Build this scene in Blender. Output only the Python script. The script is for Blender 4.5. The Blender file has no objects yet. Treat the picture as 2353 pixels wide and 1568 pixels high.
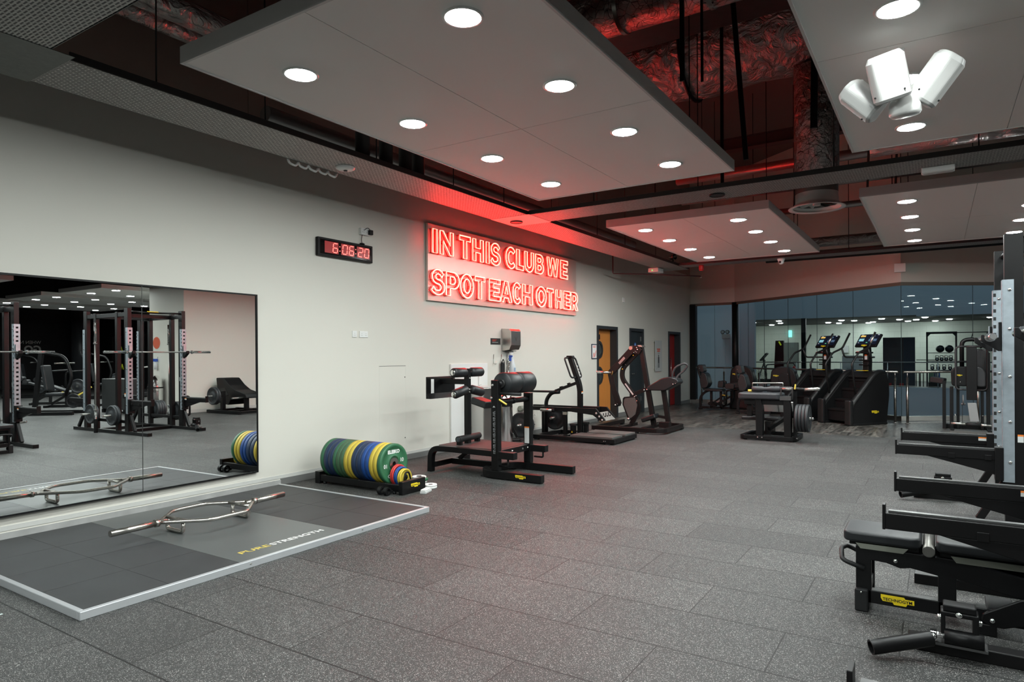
import bpy, math, random
from mathutils import Vector, Matrix
random.seed(7)
SC = bpy.context.scene
COL = SC.collection
PI = math.pi

# ---------------------------------------------------------------- materials
MATS = {}
def nt(name):
    m = bpy.data.materials.new(name); m.use_nodes = True
    t = m.node_tree; b = t.nodes['Principled BSDF']
    return m, t, b
def N(t, kind, **kw):
    n = t.nodes.new(kind)
    for k, v in kw.items():
        if k.startswith('i_'):
            key = k[2:]; n.inputs[int(key) if key.isdigit() else key.replace('_', ' ')].default_value = v
        else: setattr(n, k, v)
    return n
def L(t, a, ao, b, bi): t.links.new(a.outputs[ao], b.inputs[bi])
def coords(t, scale=(1, 1, 1), rot=(0, 0, 0), loc=(0, 0, 0)):
    g = N(t, 'ShaderNodeNewGeometry'); m = N(t, 'ShaderNodeMapping')
    m.inputs['Scale'].default_value = scale; m.inputs['Rotation'].default_value = rot; m.inputs['Location'].default_value = loc
    L(t, g, 'Position', m, 'Vector'); return m
def c4(c): return (c[0], c[1], c[2], 1)
def mat(name, col, rough=.5, metal=0, spec=.5, coat=0, var=0, vscale=40, bump=0, bscale=200, emit=None, es=0):
    if name in MATS: return MATS[name]
    m, t, b = nt(name)
    b.inputs['Base Color'].default_value = c4(col); b.inputs['Roughness'].default_value = rough
    b.inputs['Metallic'].default_value = metal; b.inputs['Specular IOR Level'].default_value = spec
    b.inputs['Coat Weight'].default_value = coat
    if var:
        tc = N(t, 'ShaderNodeTexCoord'); n = N(t, 'ShaderNodeTexNoise', i_Scale=vscale, i_Detail=3.0)
        L(t, tc, 'Object', n, 'Vector')
        r = N(t, 'ShaderNodeMixRGB'); r.inputs[1].default_value = c4([x * (1 - var) for x in col]); r.inputs[2].default_value = c4([min(1, x * (1 + var)) for x in col])
        L(t, n, 'Fac', r, 'Fac'); L(t, r, 'Color', b, 'Base Color')
    if bump:
        tc = N(t, 'ShaderNodeTexCoord'); n = N(t, 'ShaderNodeTexNoise', i_Scale=bscale, i_Detail=2.0)
        L(t, tc, 'Object', n, 'Vector'); bp = N(t, 'ShaderNodeBump', i_Strength=bump, i_Distance=.002)
        L(t, n, 'Fac', bp, 'Height'); L(t, bp, 'Normal', b, 'Normal')
    if emit:
        b.inputs['Emission Color'].default_value = c4(emit); b.inputs['Emission Strength'].default_value = es
    MATS[name] = m
    return m

def make_floor():
    m, t, b = nt('rubber_tile_floor')
    mp = coords(t, loc=(.56, -1.69 + .52 * 10, 0))
    br = N(t, 'ShaderNodeTexBrick'); br.offset = .5; br.offset_frequency = 2; br.squash = 1
    for k, v in (('Scale', 1), ('Mortar Size', .0035), ('Mortar Smooth', .15), ('Bias', 0), ('Brick Width', 1.055), ('Row Height', .52)): br.inputs[k].default_value = v
    br.inputs['Color1'].default_value = (.74, .74, .74, 1); br.inputs['Color2'].default_value = (1.16, 1.16, 1.16, 1); br.inputs['Mortar'].default_value = (.06, .06, .06, 1)
    L(t, mp, 'Vector', br, 'Vector')
    pos = coords(t)
    v = N(t, 'ShaderNodeTexVoronoi', i_Scale=330.0); L(t, pos, 'Vector', v, 'Vector')
    cr = N(t, 'ShaderNodeValToRGB'); e = cr.color_ramp.elements
    e[0].position = 0; e[0].color = (.022, .023, .022, 1); e[1].position = 1; e[1].color = (.36, .35, .33, 1)
    for p, c in ((.70, .026), (.80, .040), (.88, .09), (.93, .22)):
        x = cr.color_ramp.elements.new(p); x.color = (c, c, c * .97, 1)
    sep = N(t, 'ShaderNodeSeparateColor'); L(t, v, 'Color', sep, 'Color'); L(t, sep, 'Red', cr, 'Fac')
    n = N(t, 'ShaderNodeTexNoise', i_Scale=.9, i_Detail=5.0); L(t, pos, 'Vector', n, 'Vector')
    mr = N(t, 'ShaderNodeMapRange'); mr.inputs['To Min'].default_value = .65; mr.inputs['To Max'].default_value = 1.3; L(t, n, 'Fac', mr, 'Value')
    m1 = N(t, 'ShaderNodeMixRGB', blend_type='MULTIPLY'); m1.inputs[0].default_value = 1
    L(t, cr, 'Color', m1, 1); L(t, br, 'Color', m1, 2)
    m2 = N(t, 'ShaderNodeMixRGB', blend_type='MULTIPLY'); m2.inputs[0].default_value = 1
    L(t, m1, 'Color', m2, 1); L(t, mr, 'Result', m2, 2)
    # the long seams between rows: wider, slightly ragged dark gaps
    sp = N(t, 'ShaderNodeSeparateXYZ'); L(t, mp, 'Vector', sp, 'Vector')
    n3 = N(t, 'ShaderNodeTexNoise', i_Scale=45.0, i_Detail=3.0); L(t, pos, 'Vector', n3, 'Vector')
    def math(op, a, b_=None):
        q = N(t, 'ShaderNodeMath', operation=op)
        for i, x in enumerate((a, b_)):
            if x is None: continue
            if isinstance(x, (int, float)): q.inputs[i].default_value = x
            else: t.links.new(x, q.inputs[i])
        return q.outputs[0]
    yy = math('ADD', sp.outputs['Y'], math('MULTIPLY', math('SUBTRACT', n3.outputs['Fac'], .5), .012))
    dd = math('ABSOLUTE', math('SUBTRACT', math('FRACT', math('ADD', math('DIVIDE', yy, .52), .5)), .5))
    sm = N(t, 'ShaderNodeMapRange'); sm.inputs['From Min'].default_value = .005; sm.inputs['From Max'].default_value = .014; sm.inputs['To Min'].default_value = .12; sm.inputs['To Max'].default_value = 1
    t.links.new(dd, sm.inputs['Value'])
    m3 = N(t, 'ShaderNodeMixRGB', blend_type='MULTIPLY'); m3.inputs[0].default_value = 1
    L(t, m2, 'Color', m3, 1); L(t, sm, 'Result', m3, 2); L(t, m3, 'Color', b, 'Base Color')
    b.inputs['Roughness'].default_value = .62; b.inputs['Specular IOR Level'].default_value = .42
    n2 = N(t, 'ShaderNodeTexNoise', i_Scale=230.0, i_Detail=2.0); L(t, pos, 'Vector', n2, 'Vector')
    mx = N(t, 'ShaderNodeMixRGB', blend_type='MULTIPLY'); mx.inputs[0].default_value = 1; L(t, n2, 'Fac', mx, 1); L(t, br, 'Color', mx, 2)
    bp = N(t, 'ShaderNodeBump', i_Strength=.55, i_Distance=.003); L(t, mx, 'Color', bp, 'Height'); L(t, bp, 'Normal', b, 'Normal')
    return m
def make_wood():
    m, t, b = nt('grey_wood_plank_floor')
    mp = coords(t, rot=(0, 0, PI / 2))
    br = N(t, 'ShaderNodeTexBrick'); br.offset = .37; br.offset_frequency = 3
    for k, v in (('Scale', 1), ('Mortar Size', .0012), ('Brick Width', 1.4), ('Row Height', .17)): br.inputs[k].default_value = v
    br.inputs['Color1'].default_value = (.55, .55, .55, 1); br.inputs['Color2'].default_value = (1.25, 1.25, 1.25, 1); br.inputs['Mortar'].default_value = (.2, .25, .25, 1)
    L(t, mp, 'Vector', br, 'Vector')
    pos = coords(t, scale=(9, 1.2, 9)); n = N(t, 'ShaderNodeTexNoise', i_Scale=2.2, i_Detail=7.0, i_Roughness=.65); L(t, pos, 'Vector', n, 'Vector')
    cr = N(t, 'ShaderNodeValToRGB'); e = cr.color_ramp.elements
    e[0].position = .34; e[0].color = (.022, .020, .018, 1); e[1].position = .72; e[1].color = (.20, .19, .17, 1)
    L(t, n, 'Fac', cr, 'Fac')
    m1 = N(t, 'ShaderNodeMixRGB', blend_type='MULTIPLY'); m1.inputs[0].default_value = 1
    L(t, cr, 'Color', m1, 1); L(t, br, 'Color', m1, 2); L(t, m1, 'Color', b, 'Base Color')
    b.inputs['Roughness'].default_value = .34; b.inputs['Specular IOR Level'].default_value = .5
    bp = N(t, 'ShaderNodeBump', i_Strength=.12, i_Distance=.002); L(t, n, 'Fac', bp, 'Height'); L(t, bp, 'Normal', b, 'Normal')
    return m
def make_wall(name='beige_wall_paint', col=(.715, .695, .63)):
    m, t, b = nt(name)
    pos = coords(t); n = N(t, 'ShaderNodeTexNoise', i_Scale=1.3, i_Detail=5.0); L(t, pos, 'Vector', n, 'Vector')
    r = N(t, 'ShaderNodeMixRGB'); r.inputs[1].default_value = c4([x * .965 for x in col]); r.inputs[2].default_value = c4(col)
    L(t, n, 'Fac', r, 'Fac'); L(t, r, 'Color', b, 'Base Color')
    b.inputs['Roughness'].default_value = .55; b.inputs['Specular IOR Level'].default_value = .35
    n2 = N(t, 'ShaderNodeTexNoise', i_Scale=160.0); L(t, pos, 'Vector', n2, 'Vector')
    bp = N(t, 'ShaderNodeBump', i_Strength=.12, i_Distance=.002); L(t, n2, 'Fac', bp, 'Height'); L(t, bp, 'Normal', b, 'Normal')
    return m
def make_tile_wall():
    m, t, b = nt('pale_block_wall')
    g = N(t, 'ShaderNodeNewGeometry'); sx = N(t, 'ShaderNodeSeparateXYZ'); cx = N(t, 'ShaderNodeCombineXYZ')
    L(t, g, 'Position', sx, 'Vector'); L(t, sx, 'X', cx, 'X'); L(t, sx, 'Z', cx, 'Y')
    br = N(t, 'ShaderNodeTexBrick')
    for k, v in (('Scale', 1), ('Mortar Size', .008), ('Brick Width', .6), ('Row Height', .3)): br.inputs[k].default_value = v
    br.inputs['Color1'].default_value = (.62, .66, .575, 1); br.inputs['Color2'].default_value = (.65, .685, .605, 1); br.inputs['Mortar'].default_value = (.54, .58, .505, 1)
    L(t, cx, 'Vector', br, 'Vector'); L(t, br, 'Color', b, 'Base Color'); b.inputs['Roughness'].default_value = .6
    return m
def make_tray():
    # galvanised mesh tray: rows of dark slots in dull grey metal
    m, t, b = nt('slotted_galvanised_steel')
    tc = N(t, 'ShaderNodeTexCoord'); mp = N(t, 'ShaderNodeMapping')
    L(t, tc, 'Object', mp, 'Vector')
    br = N(t, 'ShaderNodeTexBrick'); br.offset = .5
    for k, v in (('Scale', 1), ('Mortar Size', .0065), ('Mortar Smooth', .25), ('Brick Width', .056), ('Row Height', .022)): br.inputs[k].default_value = v
    br.inputs['Color1'].default_value = (.02, .02, .02, 1); br.inputs['Color2'].default_value = (.05, .05, .05, 1); br.inputs['Mortar'].default_value = (.42, .42, .40, 1)
    L(t, mp, 'Vector', br, 'Vector')
    n = N(t, 'ShaderNodeTexNoise', i_Scale=34.0, i_Detail=5.0); L(t, tc, 'Object', n, 'Vector')
    mr = N(t, 'ShaderNodeMapRange'); mr.inputs['To Min'].default_value = .35; mr.inputs['To Max'].default_value = 1.5; L(t, n, 'Fac', mr, 'Value')
    m1 = N(t, 'ShaderNodeMixRGB', blend_type='MULTIPLY'); m1.inputs[0].default_value = 1
    L(t, br, 'Color', m1, 1); L(t, mr, 'Result', m1, 2); L(t, m1, 'Color', b, 'Base Color')
    b.inputs['Roughness'].default_value = .5; b.inputs['Metallic'].default_value = .35
    bp = N(t, 'ShaderNodeBump', i_Strength=.6, i_Distance=.01); L(t, br, 'Fac', bp, 'Height'); L(t, bp, 'Normal', b, 'Normal')
    return m
def make_foil(name, wire):
    m, t, b = nt(name)
    tc = N(t, 'ShaderNodeTexCoord')
    n = N(t, 'ShaderNodeTexNoise', i_Scale=4.5, i_Detail=7.0, i_Roughness=.55, i_Distortion=2.0); L(t, tc, 'Object', n, 'Vector')
    bp = N(t, 'ShaderNodeBump', i_Strength=1.0, i_Distance=.09); L(t, n, 'Fac', bp, 'Height'); L(t, bp, 'Normal', b, 'Normal')
    b.inputs['Metallic'].default_value = .95; b.inputs['Roughness'].default_value = .3
    b.inputs['Base Color'].default_value = (.42, .40, .39, 1)
    if wire:
        v = N(t, 'ShaderNodeTexVoronoi', feature='DISTANCE_TO_EDGE', i_Scale=wire); L(t, tc, 'Object', v, 'Vector')
        r = N(t, 'ShaderNodeValToRGB'); e = r.color_ramp.elements; e[0].position = .012; e[0].color = (.03, .03, .03, 1); e[1].position = .03; e[1].color = (.46, .44, .43, 1)
        L(t, v, 'Distance', r, 'Fac'); L(t, r, 'Color', b, 'Base Color')
    return m
def make_glass(name, tint=(.80, .90, .93), spec=1.0):
    m = bpy.data.materials.new(name); m.use_nodes = True; t = m.node_tree; t.nodes.clear()
    o = N(t, 'ShaderNodeOutputMaterial'); tr = N(t, 'ShaderNodeBsdfTransparent'); gl = N(t, 'ShaderNodeBsdfGlossy'); mx = N(t, 'ShaderNodeMixShader'); fr = N(t, 'ShaderNodeFresnel', i_IOR=1.5)
    tr.inputs['Color'].default_value = c4(tint); gl.inputs['Roughness'].default_value = .01; gl.inputs['Color'].default_value = (.9, .95, .95, 1)
    L(t, fr, 'Fac', mx, 'Fac'); L(t, tr, 'BSDF', mx, 1); L(t, gl, 'BSDF', mx, 2); L(t, mx, 'Shader', o, 'Surface')
    return m
def make_orange_wood():
    m, t, b = nt('orange_oak_veneer')
    pos = coords(t, scale=(14, 14, .9)); n = N(t, 'ShaderNodeTexNoise', i_Scale=3.0, i_Detail=5.0); L(t, pos, 'Vector', n, 'Vector')
    r = N(t, 'ShaderNodeMixRGB'); r.inputs[1].default_value = (.50, .17, .035, 1); r.inputs[2].default_value = (.68, .27, .06, 1)
    L(t, n, 'Fac', r, 'Fac'); L(t, r, 'Color', b, 'Base Color'); b.inputs['Roughness'].default_value = .4
    return m
FLOOR = make_floor(); WOOD = make_wood(); WALL = make_wall(); TRAY = make_tray(); TILEW = make_tile_wall()
FOIL = make_foil('crumpled_foil_lagging', 0); FOILW = make_foil('foil_lagging_under_wire', 14); OAK = make_orange_wood()
GLASS = make_glass('blue_tinted_glazing')
BLK = mat('black_powder_coat', (.0042, .0042, .0046), .38, spec=.28, bump=.12, bscale=500)
BLKM = mat('black_satin_plastic', (.0045, .0045, .005), .45, spec=.25)
RUB = mat('black_rubber', (.009, .0095, .010), .6, spec=.35, bump=.2, bscale=300)
VIN = mat('charcoal_vinyl', (.011, .0125, .014), .42, spec=.45, bump=.15, bscale=260)
VING = mat('grey_vinyl', (.028, .031, .035), .45, spec=.4, bump=.15, bscale=260)
CHR = mat('chrome', (.78, .78, .77), .12, 1)
RAILS = mat('dull_rail_steel', (.36, .34, .31), .25, 1)
STL = mat('brushed_steel', (.56, .55, .52), .28, 1)
BARS = mat('worn_nickel_steel', (.50, .48, .44), .26, 1)
GALV = mat('galvanised_plate', (.36, .41, .45), .42, .7, var=.2, vscale=18)
ALU = mat('anodised_aluminium', (.62, .64, .66), .34, .55)
WHT = mat('white_plastic', (.80, .80, .78), .35)
WHTP = mat('white_panel_paint', (.82, .82, .80), .4)
PANEL = mat('matt_white_ceiling_board', (.88, .87, .85), .7)
PANELE = mat('grey_panel_edge', (.30, .30, .30), .55)
DARK = mat('dark_soffit', (.13, .10, .09), .8)
ANTH = mat('anthracite_paint', (.020, .024, .028), .45)
YEL = mat('badge_yellow', (.80, .60, .015), .45)
YELP = mat('yellow_plastic', (.80, .62, .10), .45)
ORG = mat('warning_orange', (.75, .20, .03), .5)
PALE = mat('pale_grey_print', (.55, .56, .55), .5)
INK = mat('black_ink', (.01, .01, .01), .5)
GREYP = mat('grey_green_plate', (.27, .28, .235), .5)
REDP = mat('red_paint', (.35, .012, .010), .4)
STEP = mat('speckled_grip_plate', (.085, .085, .08), .55, var=.7, vscale=260)
LAMP = mat('lamp_diffuser', (.9, .9, .9), .5, emit=(.93, 1.0, .98), es=285)

# ---------------------------------------------------------------- geometry
class M:
    def __init__(s): s.v = []; s.f = []; s.sm = []; s.mi = []; s.cur = 0
    def add(s, vs, fs, smooth=False):
        b = len(s.v); s.v += [tuple(x) for x in vs]
        for f in fs: s.f.append([i + b for i in f]); s.sm.append(smooth); s.mi.append(s.cur)
        return s
    def bb(s, x0, y0, z0, x1, y1, z1):
        vs = [(x, y, z) for z in (z0, z1) for y in (y0, y1) for x in (x0, x1)]
        return s.add(vs, [(0, 2, 3, 1), (4, 5, 7, 6), (0, 1, 5, 4), (2, 6, 7, 3), (0, 4, 6, 2), (1, 3, 7, 5)])
    def box(s, c, sz, R=None):
        c = Vector(c); vs = []
        for k in (-.5, .5):
            for j in (-.5, .5):
                for i in (-.5, .5):
                    p = Vector((sz[0] * i, sz[1] * j, sz[2] * k))
                    vs.append(c + (R @ p if R else p))
        return s.add(vs, [(0, 2, 3, 1), (4, 5, 7, 6), (0, 1, 5, 4), (2, 6, 7, 3), (0, 4, 6, 2), (1, 3, 7, 5)])
    def bar(s, p, q, w, h, up=(0, 0, 1)):
        # rectangular bar from p to q: w across (perpendicular to up), h along up
        p = Vector(p); q = Vector(q); d = (q - p).normalized(); u = Vector(up); a = d.cross(u)
        if a.length < 1e-5: u = Vector((0, 1, 0)) if abs(d.y) < .9 else Vector((1, 0, 0)); a = d.cross(u)
        a.normalize(); u = a.cross(d).normalized()
        vs = [e + a * w * i + u * h * j for e in (p, q) for i, j in ((-.5, -.5), (.5, -.5), (.5, .5), (-.5, .5))]
        return s.add(vs, [(3, 2, 1, 0), (4, 5, 6, 7), (0, 1, 5, 4), (1, 2, 6, 5), (2, 3, 7, 6), (3, 0, 4, 7)])
    def ring(s, c, a, u, r, n): return [c + a * r * math.cos(2 * PI * i / n) + u * r * math.sin(2 * PI * i / n) for i in range(n)]
    def cyl(s, p, q, r, r2=None, n=20, cap=True):
        p = Vector(p); q = Vector(q); d = (q - p).normalized(); a = d.orthogonal().normalized(); u = d.cross(a); r2 = r if r2 is None else r2
        b = len(s.v); s.v += [tuple(x) for x in s.ring(p, a, u, r, n) + s.ring(q, a, u, r2, n)]
        for i in range(n):
            j = (i + 1) % n; s.f.append([b + i, b + j, b + n + j, b + n + i]); s.sm.append(True); s.mi.append(s.cur)
        if cap:
            for f in (list(range(n - 1, -1, -1)), list(range(n, 2 * n))): s.f.append([b + i for i in f]); s.sm.append(False); s.mi.append(s.cur)
        return s
    def pipe(s, p, q, r, ri, n=28):
        d = (Vector(q) - Vector(p)).length
        return s.lathe(p, Vector(q) - Vector(p), [(ri, 0), (r, 0), (r, d), (ri, d), (ri, 0)], n, sharp=True)
    def lathe(s, o, axis, prof, n=28, sharp=False):
        o = Vector(o); d = Vector(axis).normalized(); a = d.orthogonal().normalized(); u = d.cross(a)
        segs = [[prof[i], prof[i + 1]] for i in range(len(prof) - 1)] if sharp else [prof]
        for pr in segs:
            b = len(s.v)
            for r, h in pr: s.v += [tuple(x) for x in s.ring(o + d * h, a, u, max(r, 1e-5), n)]
            for k in range(len(pr) - 1):
                for i in range(n):
                    j = (i + 1) % n; s.f.append([b + k * n + i, b + k * n + j, b + (k + 1) * n + j, b + (k + 1) * n + i]); s.sm.append(True); s.mi.append(s.cur)
        return s
    def tube(s, pts, r, n=10, closed=False):
        pts = [Vector(p) for p in pts]; k = len(pts); b = len(s.v); prev = None
        for i, p in enumerate(pts):
            if closed: t = (pts[(i + 1) % k] - pts[i - 1])
            else: t = (pts[min(i + 1, k - 1)] - pts[max(i - 1, 0)])
            t.normalize()
            if prev is None: a = t.orthogonal().normalized()
            else:
                a = prev - t * prev.dot(t)
                a = a.normalized() if a.length > 1e-6 else t.orthogonal().normalized()
            prev = a; u = t.cross(a)
            rr = r[i] if isinstance(r, (list, tuple)) else r
            s.v += [tuple(x) for x in s.ring(p, a, u, rr, n)]
        for i in range(k if closed else k - 1):
            i2 = (i + 1) % k
            off = 0
            if closed and i2 == 0:   # match twist
                best = min(range(n), key=lambda o: (Vector(s.v[b + i * n]) - Vector(s.v[b + o])).length); off = best
            for j in range(n):
                j2 = (j + 1) % n
                s.f.append([b + i * n + j, b + i * n + j2, b + i2 * n + (j2 + off) % n, b + i2 * n + (j + off) % n]); s.sm.append(True); s.mi.append(s.cur)
        if not closed:
            for f in (list(range(n - 1, -1, -1)), [(k - 1) * n + i for i in range(n)]): s.f.append([b + i for i in f]); s.sm.append(False); s.mi.append(s.cur)
        return s
    def sweep(s, pts, w, h, up=(0, 0, 1)):
        # rectangular section along a polyline lying in a plane whose normal is 'up' (or containing it)
        pts = [Vector(p) for p in pts]; k = len(pts); b = len(s.v); up = Vector(up).normalized()
        for i, p in enumerate(pts):
            t0 = (p - pts[i - 1]).normalized() if i else None; t1 = (pts[i + 1] - p).normalized() if i < k - 1 else None
            t = ((t0 or t1) + (t1 or t0)).normalized(); a = t.cross(up)
            a.normalize(); sc = 1
            if t0 is not None and t1 is not None: sc = 1 / max(.4, t.dot(t0))
            s.v += [tuple(p + a * w * sc * x + up * h * y) for x, y in ((-.5, -.5), (.5, -.5), (.5, .5), (-.5, .5))]
        for i in range(k - 1):
            for j in range(4):
                j2 = (j + 1) % 4; s.f.append([b + i * 4 + j, b + i * 4 + j2, b + i * 4 + 4 + j2, b + i * 4 + 4 + j]); s.sm.append(False); s.mi.append(s.cur)
        for f in ([3, 2, 1, 0], [(k - 1) * 4 + i for i in range(4)]): s.f.append([b + i for i in f]); s.sm.append(False); s.mi.append(s.cur)
        return s
    def prism(s, poly, ax, a0, a1):
        # poly of 2D points; ax 0: (y,z) extruded along x; 1: (x,z) along y; 2: (x,y) along z
        def P(p, a): return (a, p[0], p[1]) if ax == 0 else (p[0], a, p[1]) if ax == 1 else (p[0], p[1], a)
        n = len(poly); vs = [P(p, a0) for p in poly] + [P(p, a1) for p in poly]
        ar = sum(poly[i][0] * poly[(i + 1) % n][1] - poly[(i + 1) % n][0] * poly[i][1] for i in range(n))
        fl = (ar > 0) == (ax != 1)
        fs = [list(range(n))[::-1] if fl else list(range(n)), list(range(n, 2 * n)) if fl else list(range(n, 2 * n))[::-1]]
        if (a1 < a0): fs = [f[::-1] for f in fs]
        for i in range(n):
            j = (i + 1) % n; f = [i, j, n + j, n + i]
            if (not fl) != (a1 < a0): f = f[::-1]
            fs.append(f)
        return s.add(vs, fs)
    def ball(s, c, r, n=18, m=12):
        r = (r, r, r) if not isinstance(r, (tuple, list)) else r
        b = len(s.v)
        for i in range(m + 1):
            th = PI * i / m
            for j in range(n):
                ph = 2 * PI * j / n; s.v.append((c[0] + r[0] * math.sin(th) * math.cos(ph) + (1e-6 if i in (0, m) else 0) * math.cos(ph), c[1] + r[1] * math.sin(th) * math.sin(ph), c[2] + r[2] * math.cos(th)))
        for i in range(m):
            for j in range(n):
                j2 = (j + 1) % n; s.f.append([b + i * n + j, b + (i + 1) * n + j, b + (i + 1) * n + j2, b + i * n + j2]); s.sm.append(True); s.mi.append(s.cur)
        return s
    def xf(s, mtx, start=0):
        for i in range(start, len(s.v)): s.v[i] = tuple(mtx @ Vector(s.v[i]))
        return s
    def build(s, name, m, parent=None, bev=0, local=False, bseg=2):
        off = Vector((0, 0, 0))
        if parent is not None and not local:
            p = parent
            while p.parent: p = p.parent
            off = p.location
        me = bpy.data.meshes.new(name)
        me.from_pydata([tuple(Vector(v) - off) for v in s.v], [], s.f)
        me.polygons.foreach_set('use_smooth', s.sm)
        ms = m if isinstance(m, (list, tuple)) else [m]
        for x in ms: me.materials.append(x)
        if len(ms) > 1: me.polygons.foreach_set('material_index', s.mi)
        me.update()
        o = bpy.data.objects.new(name, me); COL.objects.link(o)
        if parent is not None: o.parent = parent
        if bev and m in (VIN, VING) and bev >= .015: bseg = 4; me.polygons.foreach_set('use_smooth', [True] * len(me.polygons))
        if bev:
            b = o.modifiers.new('bevel', 'BEVEL'); b.width = bev; b.segments = bseg; b.limit_method = 'ANGLE'; b.angle_limit = .7; b.harden_normals = bseg == 4
        return o
def fil(pts, r, n=5, closed=False):
    # round the corners of a polyline
    pts = [Vector(p) for p in pts]; out = []; k = len(pts)
    for i, p in enumerate(pts):
        if not closed and i in (0, k - 1): out.append(p); continue
        a = pts[i - 1]; b = pts[(i + 1) % k]; d0 = (a - p); d1 = (b - p); rr = min(r, d0.length * .48, d1.length * .48)
        s0 = p + d0.normalized() * rr; s1 = p + d1.normalized() * rr
        for j in range(n + 1):
            t = j / n; out.append(s0 * (1 - t) ** 2 + p * 2 * t * (1 - t) + s1 * t * t)
    return out
def fil2(pts, r, n=5): return [(p.x, p.y) for p in fil([(a, b, 0) for a, b in pts], r, n, True)]
def thing(name, label, cat, loc=(0, 0, 0), rz=0, group=None):
    o = bpy.data.objects.new(name, None); COL.objects.link(o); o.location = loc; o.rotation_euler = (0, 0, rz)
    o.empty_display_size = .1
    o['label'] = label; o['category'] = cat
    if group: o['group'] = group
    return o
def tag(o, label, cat, group=None, kind=None):
    o['label'] = label; o['category'] = cat
    if group: o['group'] = group
    if kind: o['kind'] = kind
    return o
def struct(o): o['kind'] = 'structure'; return o
def copy_tree(o, parent=None):
    c = o.copy(); COL.objects.link(c)
    if parent is not None: c.parent = parent
    for ch in list(o.children): copy_tree(ch, c)
    return c
def text_mesh(name, s, m, parent, origin, xdir, ydir, width=None, height=None, thick=.001, bold=0, local=False, align='L', size=None):
    """flat lettering: origin at lower left, xdir reading direction, ydir up"""
    cu = bpy.data.curves.new(name + '_c', 'FONT'); cu.body = s; cu.size = 1; cu.extrude = 0; cu.offset = bold; cu.resolution_u = 3
    to = bpy.data.objects.new(name + '_t', cu); COL.objects.link(to)
    dg = bpy.context.evaluated_depsgraph_get(); me = bpy.data.meshes.new_from_object(to.evaluated_get(dg))
    bpy.data.objects.remove(to); bpy.data.curves.remove(cu)
    vs = [v.co.copy() for v in me.vertices]; fs = [list(p.vertices) for p in me.polygons]; bpy.data.meshes.remove(me)
    x0 = min(v.x for v in vs); x1 = max(v.x for v in vs); y0 = min(v.y for v in vs); y1 = max(v.y for v in vs)
    if size: sx = sy = size / (y1 - y0)
    else:
        sx = width / (x1 - x0) if width else None; sy = height / (y1 - y0) if height else sx
        if sx is None: sx = sy
    X = Vector(xdir).normalized(); Y = Vector(ydir).normalized(); Z = X.cross(Y); O = Vector(origin)
    ox = -(x1 - x0) / 2 if align == 'C' else 0
    q = M(); q.add([O + X * ((v.x - x0 + ox) * sx) + Y * ((v.y - y0) * sy) + Z * thick for v in vs], fs)
    return q.build(name, m, parent, local=local)
def badge(parent, c, xdir, ydir, w, local=False, word='TECHNOGYM'):
    """yellow stepped maker's badge with black lettering, centre c"""
    X = Vector(xdir).normalized(); Y = Vector(ydir).normalized(); Z = X.cross(Y); C = Vector(c); h = w * .30
    pts = [(-.5, .5), (.2, .5), (.24, .3), (.5, .3), (.5, -.22), (.3, -.22), (.26, -.5), (-.1, -.5), (-.14, -.25), (-.44, -.25), (-.5, .1)]
    n = len(pts); vs = [C + X * a * w + Y * b * h + Z * k for k in (0, .002) for a, b in pts]
    q = M(); q.add(vs, [list(range(n, 2 * n))[::-1], list(range(n))] + [[i, (i + 1) % n, n + (i + 1) % n, n + i] for i in range(n)])
    o = q.build('badge', YEL, parent, local=local); o['label'] = 'yellow badge'
    text_mesh('badge_lettering', word, INK, o, C - X * w * .44 - Y * h * .16 + Z * .0025, X, Y, width=w * .88, height=h * .36, thick=.001, bold=.02, local=local)
    return o
# ================================================================ setting
ZC = 7.0      # structural soffit
ZP = 3.49     # underside of the hung ceiling panels and cable trays
ZG = 3.04     # head of the back glazing
q = M()
q.bb(-.3, -5, -.2, 8.6, 13.45, 0); q.bb(8.6, -5, -.2, 34, 19, 0)
struct(q.build('floor', FLOOR))
poly = [(-.4, 13.45), (8.6, 13.45), (8.6, 18.9), (5.85, 16.75), (1.4, 20.25), (-.4, 20.25)]
struct(M().prism(poly, 2, -.2, 0).build('floor_wood', WOOD))
struct(M().bb(-2, 13.425, 0, 8.6, 13.455, .004).build('trim_1', mat('floor_strip', (.10, .10, .10), .5))) if False else None
# left wall with three door openings
OPEN = [(13.55, 14.69, 2.17), (15.43, 16.37, 2.17), (18.26, 19.29, 2.165)]
q = M(); y = -5
for a, b_, h in OPEN:
    q.bb(-.35, y, 0, 0, a, 3.95); q.bb(-.35, a, h, 0, b_, 3.95); y = b_
q.bb(-.35, y, 0, 0, 20.6, 3.95)
struct(q.build('wall_left', WALL))
q = M(); y = -5.0
while y < 20.3: q.bb(-.33, y + .004, 3.95, -.004, min(y + 2.4, 20.6) - .004, ZC); y += 2.4
q.bb(-.35, -5, 3.95, -.012, 20.6, ZC)
struct(q.build('wall_left_upper', mat('dark_brown_board', (.40, .31, .265), .7)))  # upper wall band, browner and darker than the beige below
# skirting along the left wall: low aluminium angle by the platform, grey vinyl further on
SKIRT = mat('pale_skirting', (.60, .60, .57), .45)
SKG = mat('grey_skirting', (.16, .16, .155), .5)
struct(M().bb(0, -5, 0, .012, 5.0, .06).build('baseboard_left', mat('worn_aluminium_strip', (.55, .55, .54), .4, .4, var=.3, vscale=6)))
q = M(); q.bb(0, 5.0, 0, .012, 13.55, .075); q.bb(0, 14.69, 0, .012, 15.43, .1); q.bb(0, 16.37, 0, .012, 18.26, .1); q.bb(0, 19.29, 0, .012, 20.2, .1)
struct(q.build('baseboard_left_far', SKG))
q = M(); q.bb(0, -5, .075, .006, 13.55, .115)
struct(q.build('trim_2', SKIRT))
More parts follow.
